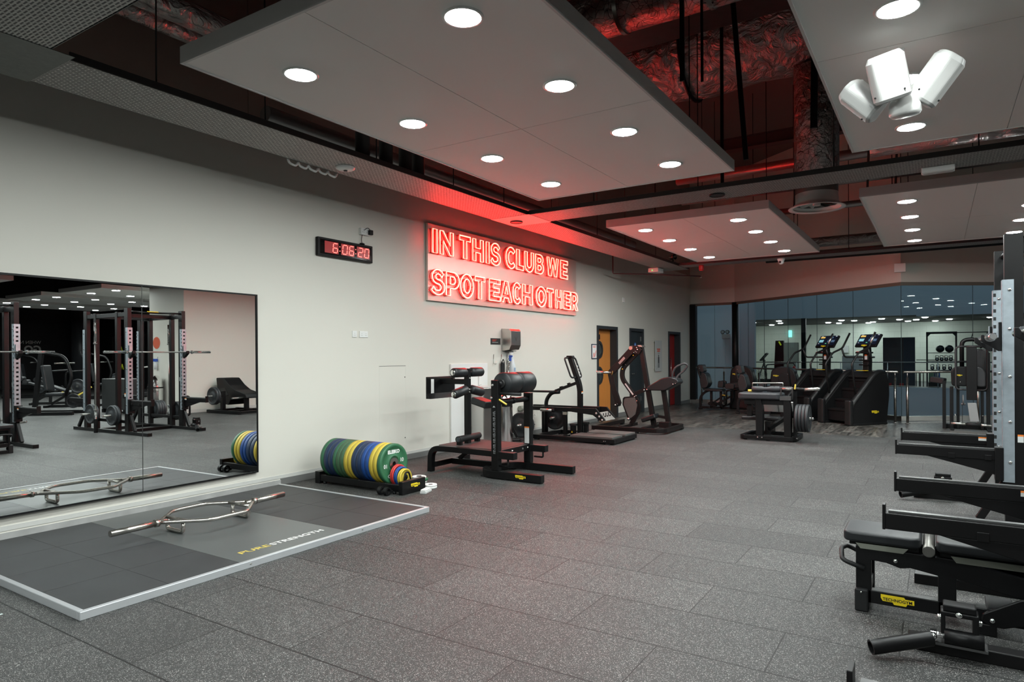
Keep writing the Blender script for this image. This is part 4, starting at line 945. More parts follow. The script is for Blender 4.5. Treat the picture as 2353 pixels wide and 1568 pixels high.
# foot roller post
M().bb(1.21, YM - .035, .3, 1.275, YM + .035, 1.33).build('roller_post', BLK, t, bev=.005)
def roller(x, y0, y1, z, r, nm='foot_roller', dz=0):
    o = M().lathe((x, y0, z), (0, y1 - y0, dz), [(0, 0), (r * .8, .0), (r, .02), (r, abs(y1 - y0) - .02), (r * .8, abs(y1 - y0)), (0, abs(y1 - y0))], 28).build(nm, VIN, t)
    s = -1 if y1 < y0 else 1
    M().lathe((x, y1, z + dz), (0, s, dz / abs(y1 - y0)), [(r * .62, -.004), (r * .62, .006), (r * .5, .010), (0, .011)], 24).build('end_cap', CHR, o)
    return o
roller(1.25, YM - .06, 6.68, 1.28, .062); roller(1.25, YM + .06, 7.31, 1.28, .062)
roller(1.26, YM - .05, 6.68, 1.055, .060, dz=-.055); roller(1.26, YM + .05, 7.31, 1.055, .060, dz=-.055)
q = M(); q.cyl((1.25, 6.72, 1.28), (1.25, 7.27, 1.28), .018); q.cyl((1.26, 6.94, 1.053), (1.26, 7.06, 1.053), .018); q.build('roller_axle', STL, t)
M().cyl((1.28, 6.74, .42), (1.24, 7.26, .42), .042, n=24).build('lower_roller', RUB, t)
M().cyl((1.28, 6.735, .42), (1.28, 6.745, .42), .030, n=20).build('roller_cap', CHR, t)
q = M(); q.bb(1.24, 6.76, .33, 1.31, 6.80, .42); q.bb(1.21, 7.19, .33, 1.28, 7.23, .42); q.build('roller_bracket', BLK, t)
# foot plate behind, open framed
q = M(); q.bb(.78, 6.70, .93, .80, 7.30, 1.22)
q.build('foot_plate', BLK, t, bev=.004)
q = M(); q.prism([(.78, .93), (.86, .93), (.80, 1.0)], 1, 6.70, 7.30); q.bb(.80, 6.70, 1.195, 1.21, 6.73, 1.22); q.bb(.80, 6.97, 1.12, 1.22, 7.03, 1.19); q.build('plate_arm', BLK, t, bev=.003)
M().bb(.801, 6.78, 1.0, .803, 6.84, 1.19).build('plate_window', WHTP, t)
# large split pads
PR = .135
def bigpad(y0, y1):
    L_ = y1 - y0
    return M().lathe((1.99, y0, 1.155), (0, 1, 0), [(0, 0), (PR * .93, 0), (PR, .014), (PR, L_ - .03), (PR * .93, L_ - .008), (PR * .55, L_), (0, L_)] if y0 < 6.9 else [(0, 0), (PR * .55, 0), (PR * .93, .008), (PR, .03), (PR, L_ - .014), (PR * .93, L_), (0, L_)], 44).build('thigh_pad', VIN, t)
bigpad(6.70, 6.995); bigpad(7.005, 7.32)
M().cyl((1.99, 6.62, 1.155), (1.99, 7.34, 1.155), .03).build('pad_axle', BLKM, t)
M().cyl((1.99, 6.66, 1.155), (1.99, 6.70, 1.155), .055, n=24).build('pad_hub', INK, t)
q = M(); q.cyl((1.95, YN, .93), (1.95, YF, .93), .034); q.cyl((1.95, 6.98, .93), (1.95, 7.03, .93), .042); q.bb(1.9, YN + .2, .86, 1.97, YN + .3, .95); q.build('cross_tube', BLK, t)
q = M(); q.cyl((2.0, YN + .02, 1.035), (2.27, YN + .06, 1.03), .019); q.build('hand_grip', RUB, t)
q = M(); q.box((1.60, YN + .22, .90), (.26, .20, .09), Matrix.Rotation(.22, 3, 'Y') @ Matrix.Rotation(-.1, 3, 'Z')); q.build('knee_pad', VIN, t, bev=.02)
M().cyl((1.995, YN - .005, .965), (2.09, YN + .02, .905), .011, n=12).build('adjuster_pin', YELP, t)
bolts(t, [(1.925, YN - .04, 1.14), (1.91, YN - .04, .985)], (0, -1, 0), .016)
bolts(t, [(1.985, YN + .16, .30), (1.985, YF - .2, .30), (1.985, YF - .08, .30), (1.985, YN + .3, .30)], (1, 0, 0), .014)
bolts(t, [(1.275, YM - .0, 1.20), (1.275, YM, 1.02)], (1, 0, 0), .013)
PICT = mat('pictogram_white', (.45, .47, .48), .5)
q = M(); rr = random.Random(3)
for k in range(9):
    z = .87 - k * .066 + (0 if k < 2 else 0); y = YN - .0405
    if k == 0: q.prism([(1.925, z), (1.965, z), (1.945, z + .02)], 1, y - .0004, y)
    else:
        q.bb(1.928, y - .0005, z - .005, 1.965, y, z - .003)
        q.bar((1.93, y, z + .005), (1.965, y, z + .018 + rr.random() * .01), .002, .003, up=(0, 1, 0)); q.bar((1.935, y, z + .01), (1.937, y, z - .03), .002, .003, up=(0, 1, 0)); q.bar((1.958, y, z + .012), (1.955, y, z - .03), .002, .003, up=(0, 1, 0)); q.bb(1.93, y - .0005, z - .033, 1.962, y, z - .031)
q.build('instruction_pictogram', PICT, t)
q = M(); q.bb(1.915, YF - .0415, .35, 1.985, YF - .0405, .55); q.build('instruction_label', PALE, t)
M().bb(1.915, YF - .0418, .55, 1.985, YF - .0408, .567).build('warning_strip', ORG, t)
badge(t, (2.32, YN - .0435, .058), (1, 0, 0), (0, 0, 1), .145)

# ================================================================ standing leg machine with loaded plates
t = thing('belt_squat_machine', 'black standing leg machine with twin tread plates and upright handle', 'exercise machine', (1.2, 10.55, 0))
Ya, Yb, Ym = 10.07, 11.05, 10.55
q = M(); q.bb(.40, Ya, .02, 1.97, Ya + .07, .09); q.bb(.40, Yb - .07, .02, 1.97, Yb, .09); q.bb(1.90, Ya + .07, .02, 1.97, Yb - .07, .09); q.bb(.40, Ya + .07, .02, .47, Yb - .07, .09); q.bb(.9, Ya + .07, .03, .98, Yb - .07, .09)
q.build('base_frame', BLK, t, bev=.005)
q = M()
for x, y in ((1.85, Ya + .04), (1.9, Yb - .05), (.46, Ya + .04), (.46, Yb - .05)): q.bb(x - .04, y - .03, 0, x + .04, y + .03, .025)
q.build('rubber_foot', RUB, t)
M().bb(1.14, Ya + .01, .09, 1.93, Ym - .05, .125).build('tread_plate', STEP, t, bev=.004)
M().bb(1.16, Ym + .05, .09, 1.94, Yb - .01, .125).build('tread_plate', STEP, t, bev=.004)
q = M(); q.sweep(fil([(1.10, Ym, .09), (1.10, Ym, .93), (.90, Ym, 1.47)], .12, 6), .085, .075, up=(0, 1, 0)); q.build('mast', BLK, t, bev=.005)
M().prism([(.845, 1.46), (.97, 1.46), (.955, 1.49), (.86, 1.49)], 1, Ym - .05, Ym + .05).build('mast_cap', BLKM, t)
q = M(); q.tube(fil([(.895, Ym - .21, 1.45), (.895, Ym + .21, 1.45), (1.03, Ym + .21, 1.10), (1.03, Ym - .21, 1.10)], .06, 6, True), .0155, 12, True); q.build('hand_grip', RUB, t)
q = M(); 
for k in range(5): q.bb(.99, 0, 0, .99, 0, 0)
q = M()
for k in range(5):
    z = 1.30 - k * .055; x = .965 + (1.40 - z) * .37
    q.box((x + .043, Ym - .0, z), (.003, .03, .026), Matrix.Rotation(-.355, 3, 'Y'))
q.build('instruction_pictogram', PICT, t)
q = M(); q.bb(1.139, Ym - .03, .78, 1.1425, Ym + .03, .835); q.build('instruction_label', PALE, t); M().bb(1.139, Ym - .03, .835, 1.143, Ym + .03, .85).build('warning_strip', ORG, t)
q = M(); q.bar((1.03, Ym, 1.0), (.60, Ym, .845), .055, .05); q.bar((.86, Ym, .96), (.90, Ym, .975), .065, .06); q.bar((.70, Ym, .895), (.75, Ym, .91), .065, .06); q.build('brace', BLK, t, bev=.003)
q = M(); q.tube(fil([(.40, Ym, .08), (.40, Ym, .68), (.52, Ym, .82), (.68, Ym, .83)], .14, 7), .036, 16); q.build('curved_post', BLK, t)
M().cyl((.05, Ym - .12, .835), (.63, Ym - .12, .84), .02).build('side_grip', RUB, t)
# lever beam with wedge nose
q = M(); q.bb(-.0 + .02, Ym - .22, .50, 1.40, Ym - .16, .57); q.bb(.02, Ym + .16, .50, 1.40, Ym + .22, .57); q.bb(.3, Ym - .16, .51, .36, Ym + .16, .56); q.build('lever_beam', BLK, t, bev=.004)
M().prism([(1.05, .575), (1.52, .575), (1.69, .385), (1.63, .35), (1.46, .46), (1.05, .50)], 1, Ym - .24, Ym - .20).build('lever_nose', BLK, t, bev=.003)
M().prism([(1.05, .575), (1.52, .575), (1.69, .385), (1.63, .35), (1.46, .46), (1.05, .50)], 1, Ym + .20, Ym + .24).build('lever_nose', BLK, t, bev=.003)
M().prism([(1.53, .50), (1.545, .50), (1.69, .37), (1.675, .36)], 1, Ym - .2, Ym + .2).build('belt_plate', mat('raw_steel_plate', (.26, .255, .235), .45, .5), t)
q = M()
for k in range(3): q.lathe((1.53 + .055 * k, Ym - .241, .495 - .055 * k), (0, -1, 0), [(.018, 0), (.018, .003), (0, .003)], 16)
q.build('peg_hole', mat('pale_cap', (.5, .49, .46), .4), t)
q = M()
for k in range(3): q.tube(fil([(1.60, Ym - .1 + .1 * k, .49), (1.60, Ym - .1 + .1 * k, .44), (1.64, Ym - .1 + .1 * k, .43), (1.64, Ym - .1 + .1 * k, .455)], .015), .009, 8)
q.build('chain_hook', BLKM, t)
M().cyl((.44, Ym - .27, .515), (.68, Ym - .27, .515), .028).build('knurled_roller', STL, t); M().cyl((.68, Ym - .27, .515), (.72, Ym - .27, .515), .033).build('roller_collar', BLKM, t)
q = M(); q.bb(.86, Ym - .2, .09, .92, Ym - .14, .52); q.build('stop_post', BLK, t); M().bb(.855, Ym - .205, .44, .925, Ym - .135, .49).build('stop_pad', GREYP, t)
q = M(); q.bb(.96, Ym - .12, .09, 1.04, Ym - .04, .25); q.bb(1.14, Ym + .04, .09, 1.21, Ym + .12, .27); q.build('damper_body', BLKM, t, bev=.004)
q = M(); q.bb(.95, Ym - .13, .24, 1.06, Ym - .03, .275); q.bb(1.13, Ym + .03, .26, 1.22, Ym + .13, .30); q.build('damper_cap', RUB, t, bev=.004)
M().prism([(.98, .12), (1.01, .12), (.995, .15)], 1, Ym - .1215, Ym - .1205).build('warning_sign', YEL, t)
M().bb(.22, 10.18, .05, .29, 10.26, .50).build('weight_upright', BLK, t, bev=.004); M().bb(.22, Ym + .14, .05, .29, Ym + .22, .47).build('weight_upright', BLK, t, bev=.004)
M().cyl((.05, Ym - .15, .53), (.05, Ym - .36, .53), .045).build('pivot_cap', GREYP, t)
def gplate(name_root, c, axis, R, th, label, group, n=1, word='TECHNOGYM'):
    """black rubber weight plate with three grip windows shown as recessed slots"""
    ax = Vector(axis).normalized()
    p = thing('weight_plate', label, 'weight plate', c, 0, group)
    M().lathe((0, 0, 0), ax, [(.027, -th / 2), (R * .40, -th / 2), (R * .44, -th * .36), (R * .84, -th * .36), (R * .87, -th / 2), (R * .97, -th / 2), (R, -th * .3), (R, th * .3), (R * .97, th / 2), (R * .87, th / 2), (R * .84, th * .36), (R * .44, th * .36), (R * .40, th / 2), (.027, th / 2)], 48).build('disc', PLRUB, p, local=True)
    a = ax.orthogonal().normalized(); u = ax.cross(a); q = M()
    M().pipe(-ax * (th / 2 + .002), ax * (th / 2 + .002), .042, .024).build('steel_hub', mat('dark_steel_bush', (.12, .12, .12), .35, .8), p, local=True)
    for s in (-1, 1):
        for k in range(3):
            an = PI / 2 + 2 * PI * k / 3; d0 = a * math.cos(an) + u * math.sin(an); tt = ax.cross(d0)
            Rm = Matrix((tt, d0, ax)).transposed(); q.box(d0 * R * .64 + ax * s * th * .365, (R * .62, R * .2, .002), Rm)
    q.build('grip_slot', INK, p, local=True)
    return p
PLRUB = mat('weight_plate_rubber', (.020, .023, .026), .5, bump=.15, bscale=200)
M().cyl((.245, 9.84, .262), (.245, 10.2, .262), .0225).build('plate_peg', STL, t); M().ball((.245, 9.83, .262), .024).build('peg_tip', CHR, t)
M().cyl((.42, 10.68, .325), (.42, 11.0, .325), .0225).build('plate_peg', STL, t)
gplate('', (.245, 9.93, .262), (0, 1, 0), .225, .055, 'large black weight plate nearest the chrome bin, lettered rim', 'plates on the standing leg machine')
gplate('', (.245, 9.992, .262), (0, 1, 0), .225, .055, 'large black weight plate behind the one nearest the bin', 'plates on the standing leg machine')
gplate('', (.42, 10.84, .325), (0, 1, 0), .225, .055, 'large black weight plate at the far side of the standing leg machine', 'plates on the standing leg machine')
bolts(t, [(.27, Ym - .2, .40), (.27, Ym - .2, .24)], (0, -1, 0)); bolts(t, [(1.78, Ya - .001, .055), (1.81, Ya - .001, .055)], (0, -1, 0), .009)

# ================================================================ chest-supported row machine by the doors
BRN = mat('brown_black_coat', (.0085, .006, .006), .38, spec=.32, bump=.12, bscale=500)
t = thing('rear_row_machine', 'dark plate-loaded pulling machine with angled pad and loop handle near doors', 'exercise machine', (1.6, 12.4, 0))
q = M(); q.sweep(fil([(.72, 11.82, .07), (2.17, 11.82, .07), (2.17, 13.0, .07), (1.62, 13.0, .07)], .16, 7), .075, .08); q.bb(.70, 11.82, .03, .78, 13.3, .11); q.build('base_frame', BRN, t, bev=.005)
q = M(); q.bb(1.6, 11.79, 0, 1.68, 11.86, .04); q.bb(2.1, 12.9, 0, 2.18, 13.0, .04); q.bb(.71, 13.2, 0, .78, 13.28, .04); q.bb(.75, 11.79, 0, .82, 11.86, .04); q.build('rubber_foot', RUB, t)
Yr = 12.4
q = M(); q.bar((1.28, Yr + .3, .09), (1.28, Yr - .5, .09), .08, .06); q.bar((1.77, Yr + .5, .09), (1.77, Yr - .55, .09), .08, .06); q.build('cross_member', BRN, t, bev=.004)
q = M(); q.sweep([(1.52, Yr, 1.66), (1.63, Yr, 1.0), (1.78, Yr, .10)], .09, .08, up=(0, 1, 0)); q.build('main_post', BRN, t, bev=.005)
q = M(); q.sweep(fil([(1.44, Yr + .02, 1.55), (1.11, Yr + .02, 1.22), (1.10, Yr + .02, 1.02), (1.44, Yr + .02, .58), (1.47, Yr + .02, .42), (1.29, Yr + .02, .09)], .11, 7), .085, .065, up=(0, 1, 0)); q.build('curved_column', BRN, t, bev=.004)
q = M(); q.bar((1.42, Yr - .05, 1.66), (.90, Yr - .05, 1.13), .05, .10, up=(0, 1, 0)) if False else q.bar((1.40, Yr - .07, 1.64), (.89, Yr - .07, 1.13), .13, .05, up=(0, 1, 0)); q.build('upper_arm', BRN, t, bev=.005)
q = M(); q.prism([(1.30, 1.60), (1.36, 1.68), (1.50, 1.68), (1.56, 1.60), (1.50, 1.50), (1.40, 1.52)], 1, Yr - .08, Yr + .08); q.build('pivot_head', BRN, t, bev=.006)
M().cyl((1.335, Yr - .082, 1.635), (1.335, Yr - .10, 1.635), .038, n=24).build('pivot_cap', mat('copper_cap', (.48, .33, .27), .4, .3), t)
M().prism([(1.47, 1.69), (1.55, 1.69), (1.58, 1.65), (1.51, 1.66)], 1, Yr - .09, Yr + .09).build('end_plate', STL, t)
q = M(); q.sweep([(.90, Yr - .08, 1.12), (.97, Yr - .08, .80), (1.07, Yr - .08, .50)], .12, .05, up=(0, 1, 0)); q.build('lower_arm', BRN, t, bev=.004)
M().cyl((.92, Yr - .1, 1.135), (.66, Yr - .22, 1.155), .026).build('weight_peg', STL, t); M().ball((.66, Yr - .22, 1.155), .026).build('peg_tip', CHR, t)
M().pipe((.932, Yr - .092, 1.133), (.926, Yr - .097, 1.135), .045, .027).build('peg_ring', mat('dull_yellow_ring', (.30, .22, .05), .5), t)
q = M(); q.cyl((1.03, Yr - .14, .49), (1.03, Yr + .04, .49), .036); q.build('arm_joint', BRN, t); M().ball((1.03, Yr - .15, .49), .02).build('joint_bolt', CHR, t)
q = M(); q.prism([(1.13, .62), (1.16, .65), (1.40, .68), (1.46, .50), (1.42, .28), (1.30, .19), (1.24, .20), (1.12, .50)], 1, Yr - .02, Yr + .0); q.build('shield_frame', BRN, t, bev=.003)
q = M(); q.prism([(1.16, .60), (1.19, .625), (1.39, .65), (1.44, .50), (1.40, .31), (1.30, .23), (1.26, .24), (1.15, .50)], 1, Yr - .024, Yr - .02); q.build('foot_grip_panel', STEP, t)
M().cyl((1.27, Yr - .06, .215), (1.27, Yr + .1, .215), .02).build('shield_axle', BRN, t); M().ball((1.27, Yr - .06, .215), .03).build('shield_knob', CHR, t)
q = M(); q.bar((1.40, Yr, .72), (1.68, Yr, .84), .07, .07); q.bar((1.66, Yr, .83), (2.28, Yr, 1.0), .08, .07); q.build('pad_arm', BRN, t, bev=.004)
# chest pad: thick wedge with rounded edge
q = M(); pr = fil2([(1.68, .86), (1.98, 1.04), (2.14, 1.075), (2.30, 1.03), (2.33, .955), (2.05, .80), (1.70, .80)], .05, 4); q.prism(pr, 1, Yr - .15, Yr + .15); q.build('chest_pad', VIN, t, bev=.02)
bolts(t, [(2.22, Yr - .152, .93), (2.27, Yr - .152, .945)], (0, -1, 0), .012)
M().tube(fil([(2.18, Yr - .08, 1.02), (2.19, Yr - .1, 1.14), (2.25, Yr - .1, 1.26), (2.41, Yr - .05, 1.335), (2.475, Yr - .02, 1.29), (2.38, Yr - .02, 1.17), (2.28, Yr - .05, 1.10), (2.24, Yr - .08, 1.0)], .06, 6), .019, 12).build('hand_grip', mat('grey_grip', (.045, .045, .047), .6, spec=.3), t)
q = M(); q.bar((1.97, Yr, .86), (2.08, Yr, .10), .085, .07, up=(0, 1, 0)); q.build('rear_leg', BRN, t, bev=.004); M().bb(1.95, Yr - .2, .09, 2.15, Yr - .05, .2).build('rear_bracket', BRN, t, bev=.005)
q = M(); q.box((1.72, Yr - .05, .26), (.30, .26, .09), Matrix.Rotation(-.35, 3, 'Y')); q.build('shin_pad', VIN, t, bev=.025); M().bar((1.80, Yr, .30), (2.05, Yr, .27), .06, .05).build('shin_arm', BRN, t)
bolts(t, [(1.655, Yr - .042, .81), (1.595, Yr - .042, .80)], (0, -1, 0), .016); bolts(t, [(1.47, Yr - .082, 1.60), (1.43, Yr - .082, 1.57), (1.455, Yr - .082, 1.55), (1.40, Yr - .082, 1.545), (1.46, Yr - .082, 1.64)], (0, -1, 0), .013)
bolts(t, [(1.20, Yr - .02, 1.30), (1.38, Yr - .02, .66), (1.41, Yr - .02, .68), (1.43, Yr - .02, .58)], (0, -1, 0), .012)
q = M()
for x, z in ((1.385, 1.49), (1.155, 1.215)): q.cyl((x, Yr - .084, z), (x, Yr - .088, z), .014, n=3)
q.build('warning_sign', YEL, t)
q = M(); q.bar((1.165, Yr - .014, .925), (1.34, Yr - .014, .715), .002, .03, up=(0, 1, 0)) if False else q.bar((1.18, Yr - .0135, .92), (1.35, Yr - .0135, .70), .03, .002, up=(0, 1, 0)); q.build('instruction_label', PALE, t)
a = Vector((.70, 0, .71)).normalized(); n_ = Vector((-.71, 0, .70))
C_ = Vector((1.145, Yr - .0965, 1.385)); q = M(); q.bar(C_ - a * .085, C_ + a * .085, .045, .002, up=(0, 1, 0)); o = q.build('maker_plate', mat('pale_maker_plate', (.42, .36, .34), .5), t)
text_mesh('plate_lettering', 'TECHNOGYM', INK, o, C_ - a * .075 - n_ * .014 + Vector((0, -.0015, 0)), a, n_, width=.15, height=.022, thick=.0003)

# ================================================================ hip thrust bench
t = thing('hip_thrust_machine', 'black thrust bench with grey pads and a chrome side bar, alone mid-floor', 'exercise machine', (3.95, 12.3, 0))
q = M(); q.sweep(fil([(3.60, 12.72, .05), (3.55, 11.96, .05), (4.42, 11.96, .05), (4.42, 12.72, .05), (3.60, 12.72, .05)], .1, 5), .07, .07); q.build('base_frame', BLK, t, bev=.006)
q = M()
for x, y in ((3.62, 11.98), (4.0, 11.96), (4.38, 11.98), (3.66, 12.7), (4.36, 12.7)): q.cyl((x, y, 0), (x, y, .03), .03, n=12)
q.build('rubber_foot', RUB, t)
for x in (3.86, 4.32): M().prism([(x - .055, .08), (x + .055, .08), (x + .06, .55), (x + .03, .72), (x - .07, .72)], 1, 11.95, 12.08).build('pillar', BLK, t, bev=.008)
q = M(); q.bb(3.6, 12.0, .62, 4.3, 12.25, .70); q.bb(3.62, 12.1, .4, 3.70, 12.2, .7); q.build('seat_frame', BLK, t)
pr = fil2([(3.50, 11.90), (4.22, 11.90), (4.22, 12.36), (3.50, 12.36)], .09, 5); M().prism(pr, 2, .71, .825).build('back_pad', VING, t, bev=.035)
prof = [(0, 0), (.038, .0), (.05, .012), (.052, .12), (.05, .16), (.038, .20), (.036, .26), (.048, .30), (.052, .34), (.052, .45), (.048, .47), (.036, .48), (0, .48)]
M().lathe((3.72, 12.05, .885), (1, 0, .01), prof, 28).build('hip_roller', VING, t)
M().cyl((3.655, 12.05, .855), (3.72, 12.05, .855), .022).build('roller_knob', YELP, t)
q = M(); q.tube(fil([(3.70, 12.18, .90), (3.70, 12.18, .985), (4.21, 12.18, .995), (4.21, 12.18, .90)], .012), .009, 8); q.build('hand_rail', STL, t)
q = M(); q.tube(fil([(4.22, 11.96, .70), (4.22, 11.96, .925), (4.40, 11.96, .925), (4.40, 11.96, .72)], .012), .012, 8); q.bb(4.20, 11.93, .71, 4.38, 12.02, .78); q.build('clamp_frame', mat('gunmetal_clamp', (.12, .12, .12), .35, .7), t)
M().cyl((4.22, 12.02, .90), (4.42, 12.02, .895), .024).build('bar_shaft', STL, t); M().cyl((4.40, 12.02, .90), (4.58, 12.02, .895), .03).build('bar_collar', BLKM, t); M().cyl((4.57, 12.02, .895), (4.80, 12.0, .915), .026).build('bar_sleeve', mat('bright_bar_steel', (.75, .73, .68), .25, .8), t); M().ball((4.80, 12.0, .915), .026).build('sleeve_tip', CHR, t)
M().bar((4.435, 11.98, .90), (4.445, 11.98, .985), .02, .02, up=(0, 1, 0)).build('lock_lever', YELP, t)
q = M(); q.prism([(3.95, .62), (4.26, .60), (4.34, .45), (3.95, .47)], 1, 12.55, 12.56) if False else q.box((4.05, 12.62, .545), (.52, .02, .22), Matrix.Rotation(.55, 3, 'X')); q.build('foot_plate', mat('pale_foot_plate', (.72, .71, .69), .45, var=.15, vscale=90), t, bev=.003)
M().box((4.05, 12.607, .545), (.006, .012, .23), Matrix.Rotation(.55, 3, 'X')).build('plate_joint', INK, t)
M().bb(3.46, 12.35, .31, 4.12, 12.60, .37).build('seat_pad', VIN, t, bev=.02)
q = M(); q.bb(3.9, 12.2, .07, 4.0, 12.6, .31); q.bar((4.0, 12.05, .2), (4.3, 12.6, .45), .06, .06); q.build('lower_lever', BLK, t)
q = M(); q.bb(4.385, 12.1, .08, 4.44, 12.18, .9); q.build('weight_arm', BLK, t, bev=.004)
M().cyl((4.42, 12.02, .41), (4.70, 12.02, .41), .0225).build('plate_peg', STL, t); M().ball((4.70, 12.02, .41), .027).build('peg_tip', CHR, t)
for k in range(4): gplate('', (4.475 + .053 * k, 12.02, .41), (1, 0, 0), .235, .048, 'charcoal weight plate on the thrust bench, %s' % ('innermost of four', 'second of four', 'third of four', 'outermost of four')[k], 'plates on the thrust bench')
text_mesh('pad_lettering', 'TECHNOGYM', INK, t, (3.70, 11.955, .8256), (1, 0, 0), (0, 1, 0), width=.26, height=.028, thick=.0005)
bolts(t, [(3.84, 11.92, .055), (3.91, 11.92, .055)], (0, -1, 0), .014); bolts(t, [(4.455, 11.98, .07), (4.455, 12.05, .06)], (1, 0, 0), .014)
# ================================================================ seated thigh machines
def thigh_machine(x0, y0, lab, towerlab):
    t = thing('thigh_machine', lab, 'exercise machine', (x0, y0, 0), 0, 'seated thigh machines')
    def B(nm, q, m, b=0): return q.build(nm, m, t, bev=b, local=True)
    q = M(); q.sweep(fil([(-.05, 0, 0), (-.05, 0, .36), (.14, 0, .52), (.42, 0, .52)], .14, 7), .06, .06, up=(0, 1, 0)); B('seat_frame', q, BLK, .006)
    q = M(); q.bb(-.09, -.06, .0, .0, .06, .05); q.bb(-.05, -.03, .02, .74, .03, .085); q.bb(.2, -.18, .03, .55, .18, .06); B('base_beam', q, BLK, .006)
    q = M(); q.bb(.22, -.03, .06, .28, .03, .5); q.bb(.48, -.03, .06, .54, .03, .5); B('seat_post', q, BLK)
    q = M(); q.prism(fil2([(.10, .52), (.60, .50), (.58, .56), (.12, .58)], .02), 1, -.2, .2); B('seat_pad', q, VIN, .02)
    q = M(); q.prism(fil2([(.02, .58), (.16, .58), (.235, .70), (.16, .98), (.04, 1.02), (-.02, .80)], .05), 1, -.19, .19); B('back_pad', q, VIN, .025)
    q = M(); q.prism(fil2([(-.08, 1.22), (.06, 1.22), (.10, 1.03), (.02, 1.0), (-.04, 1.05)], .03), 1, -.14, .14); B('head_pad', q, VIN, .02)
    q = M(); q.sweep([(.10, -.0, .52), (-.05, 0, 1.0), (-.07, 0, 1.2)], .05, .3, up=(0, 1, 0)); B('back_frame', q, BLK, .01)
    for s in (-1, 1):
        q = M(); q.prism(fil2([(.46, .60), (.62, .60), (.62, .78), (.48, .79)], .04), 1, s * .13 - .05, s * .13 + .05); o = B('thigh_pad', q, VIN, .02)
        q = M(); q.prism(fil2([(.72, .58), (.95, .58), (.96, .72), (.84, .75), (.71, .72)], .04), 1, s * .34 - .05, s * .34 + .05); B('knee_pad', q, VIN, .02)
        q = M(); q.tube(fil([(.92, s * .34, .56), (.74, s * .34, .54), (.74, s * .34, .30), (.70, s * .22, .15), (.6, s * .1, .12)], .06), .026, 12); B('pad_arm', q, BLK)
    q = M(); q.bar((.35, 0, .12), (.75, 0, .36), .05, .05); q.bar((.3, .12, .2), (.6, .12, .42), .04, .04); B('lever', q, BLK)
    q = M(); q.cyl((.22, -.05, .16), (.22, .05, .16), .05); q.cyl((.34, -.06, .14), (.34, .06, .14), .06); q.bar((.3, -.05, .2), (.62, -.15, .12), .06, .05); B('cam_joint', q, BLKM)
    q = M(); q.cyl((.56, -.06, .405), (.72, -.1, .385), .018); B('range_lever', q, YELP)
    q = M()
    for z in (1.12, .9, .66): q.lathe((-.02 + .1 * (1.1 - z), -.152, z), (0, -1, 0), [(.013, 0), (.013, .004), (0, .006)], 10)
    B('bolt', q, CHR)
    # shrouded weight stack
    w = thing('weight_stack_tower', towerlab, 'weight stack', (x0 + .86, y0 + .66, 0), 0, 'shrouded weight stacks')
    def W(nm, q, m, b=0, p=None): return q.build(nm, m, p or w, bev=b, local=True)
    sh = fil2([(-.22, .0), (.42, 0), (.42, .85), (.34, 1.10), (.20, 1.18), (-.06, 1.18), (-.19, 1.10), (-.22, .85)], .07, 6)
    q = M(); q.prism(sh, 1, -.26, .10); W('shroud', q, BLKM, .03)
    q = M(); q.prism(fil2([(-.02, .05), (.26, .05), (.26, .92), (.2, 1.02), (.04, 1.02), (-.02, .92)], .04, 4), 1, -.268, -.255); W('shroud_window', q, mat('smoked_shroud', (.004, .004, .005), .25), .006)
    q = M(); q.bb(-.24, -.22, 0, -.16, .1, .16); q.bb(.36, -.22, 0, .44, .1, .12); W('tower_foot', q, BLK, .01)
    bd = badge(w, (-.08, -.262, .955), (1, 0, 0), (0, 0, 1), .13, local=True)
    return t
thigh_machine(1.05, 18.0, 'black seated thigh machine nearest the red door, back to the wall', 'black weight stack of the thigh machine nearer the red door')
thigh_machine(2.30, 17.0, 'black seated thigh machine partly hidden behind the thrust bench', 'black rounded weight stack with yellow badge left of the stair climbers')

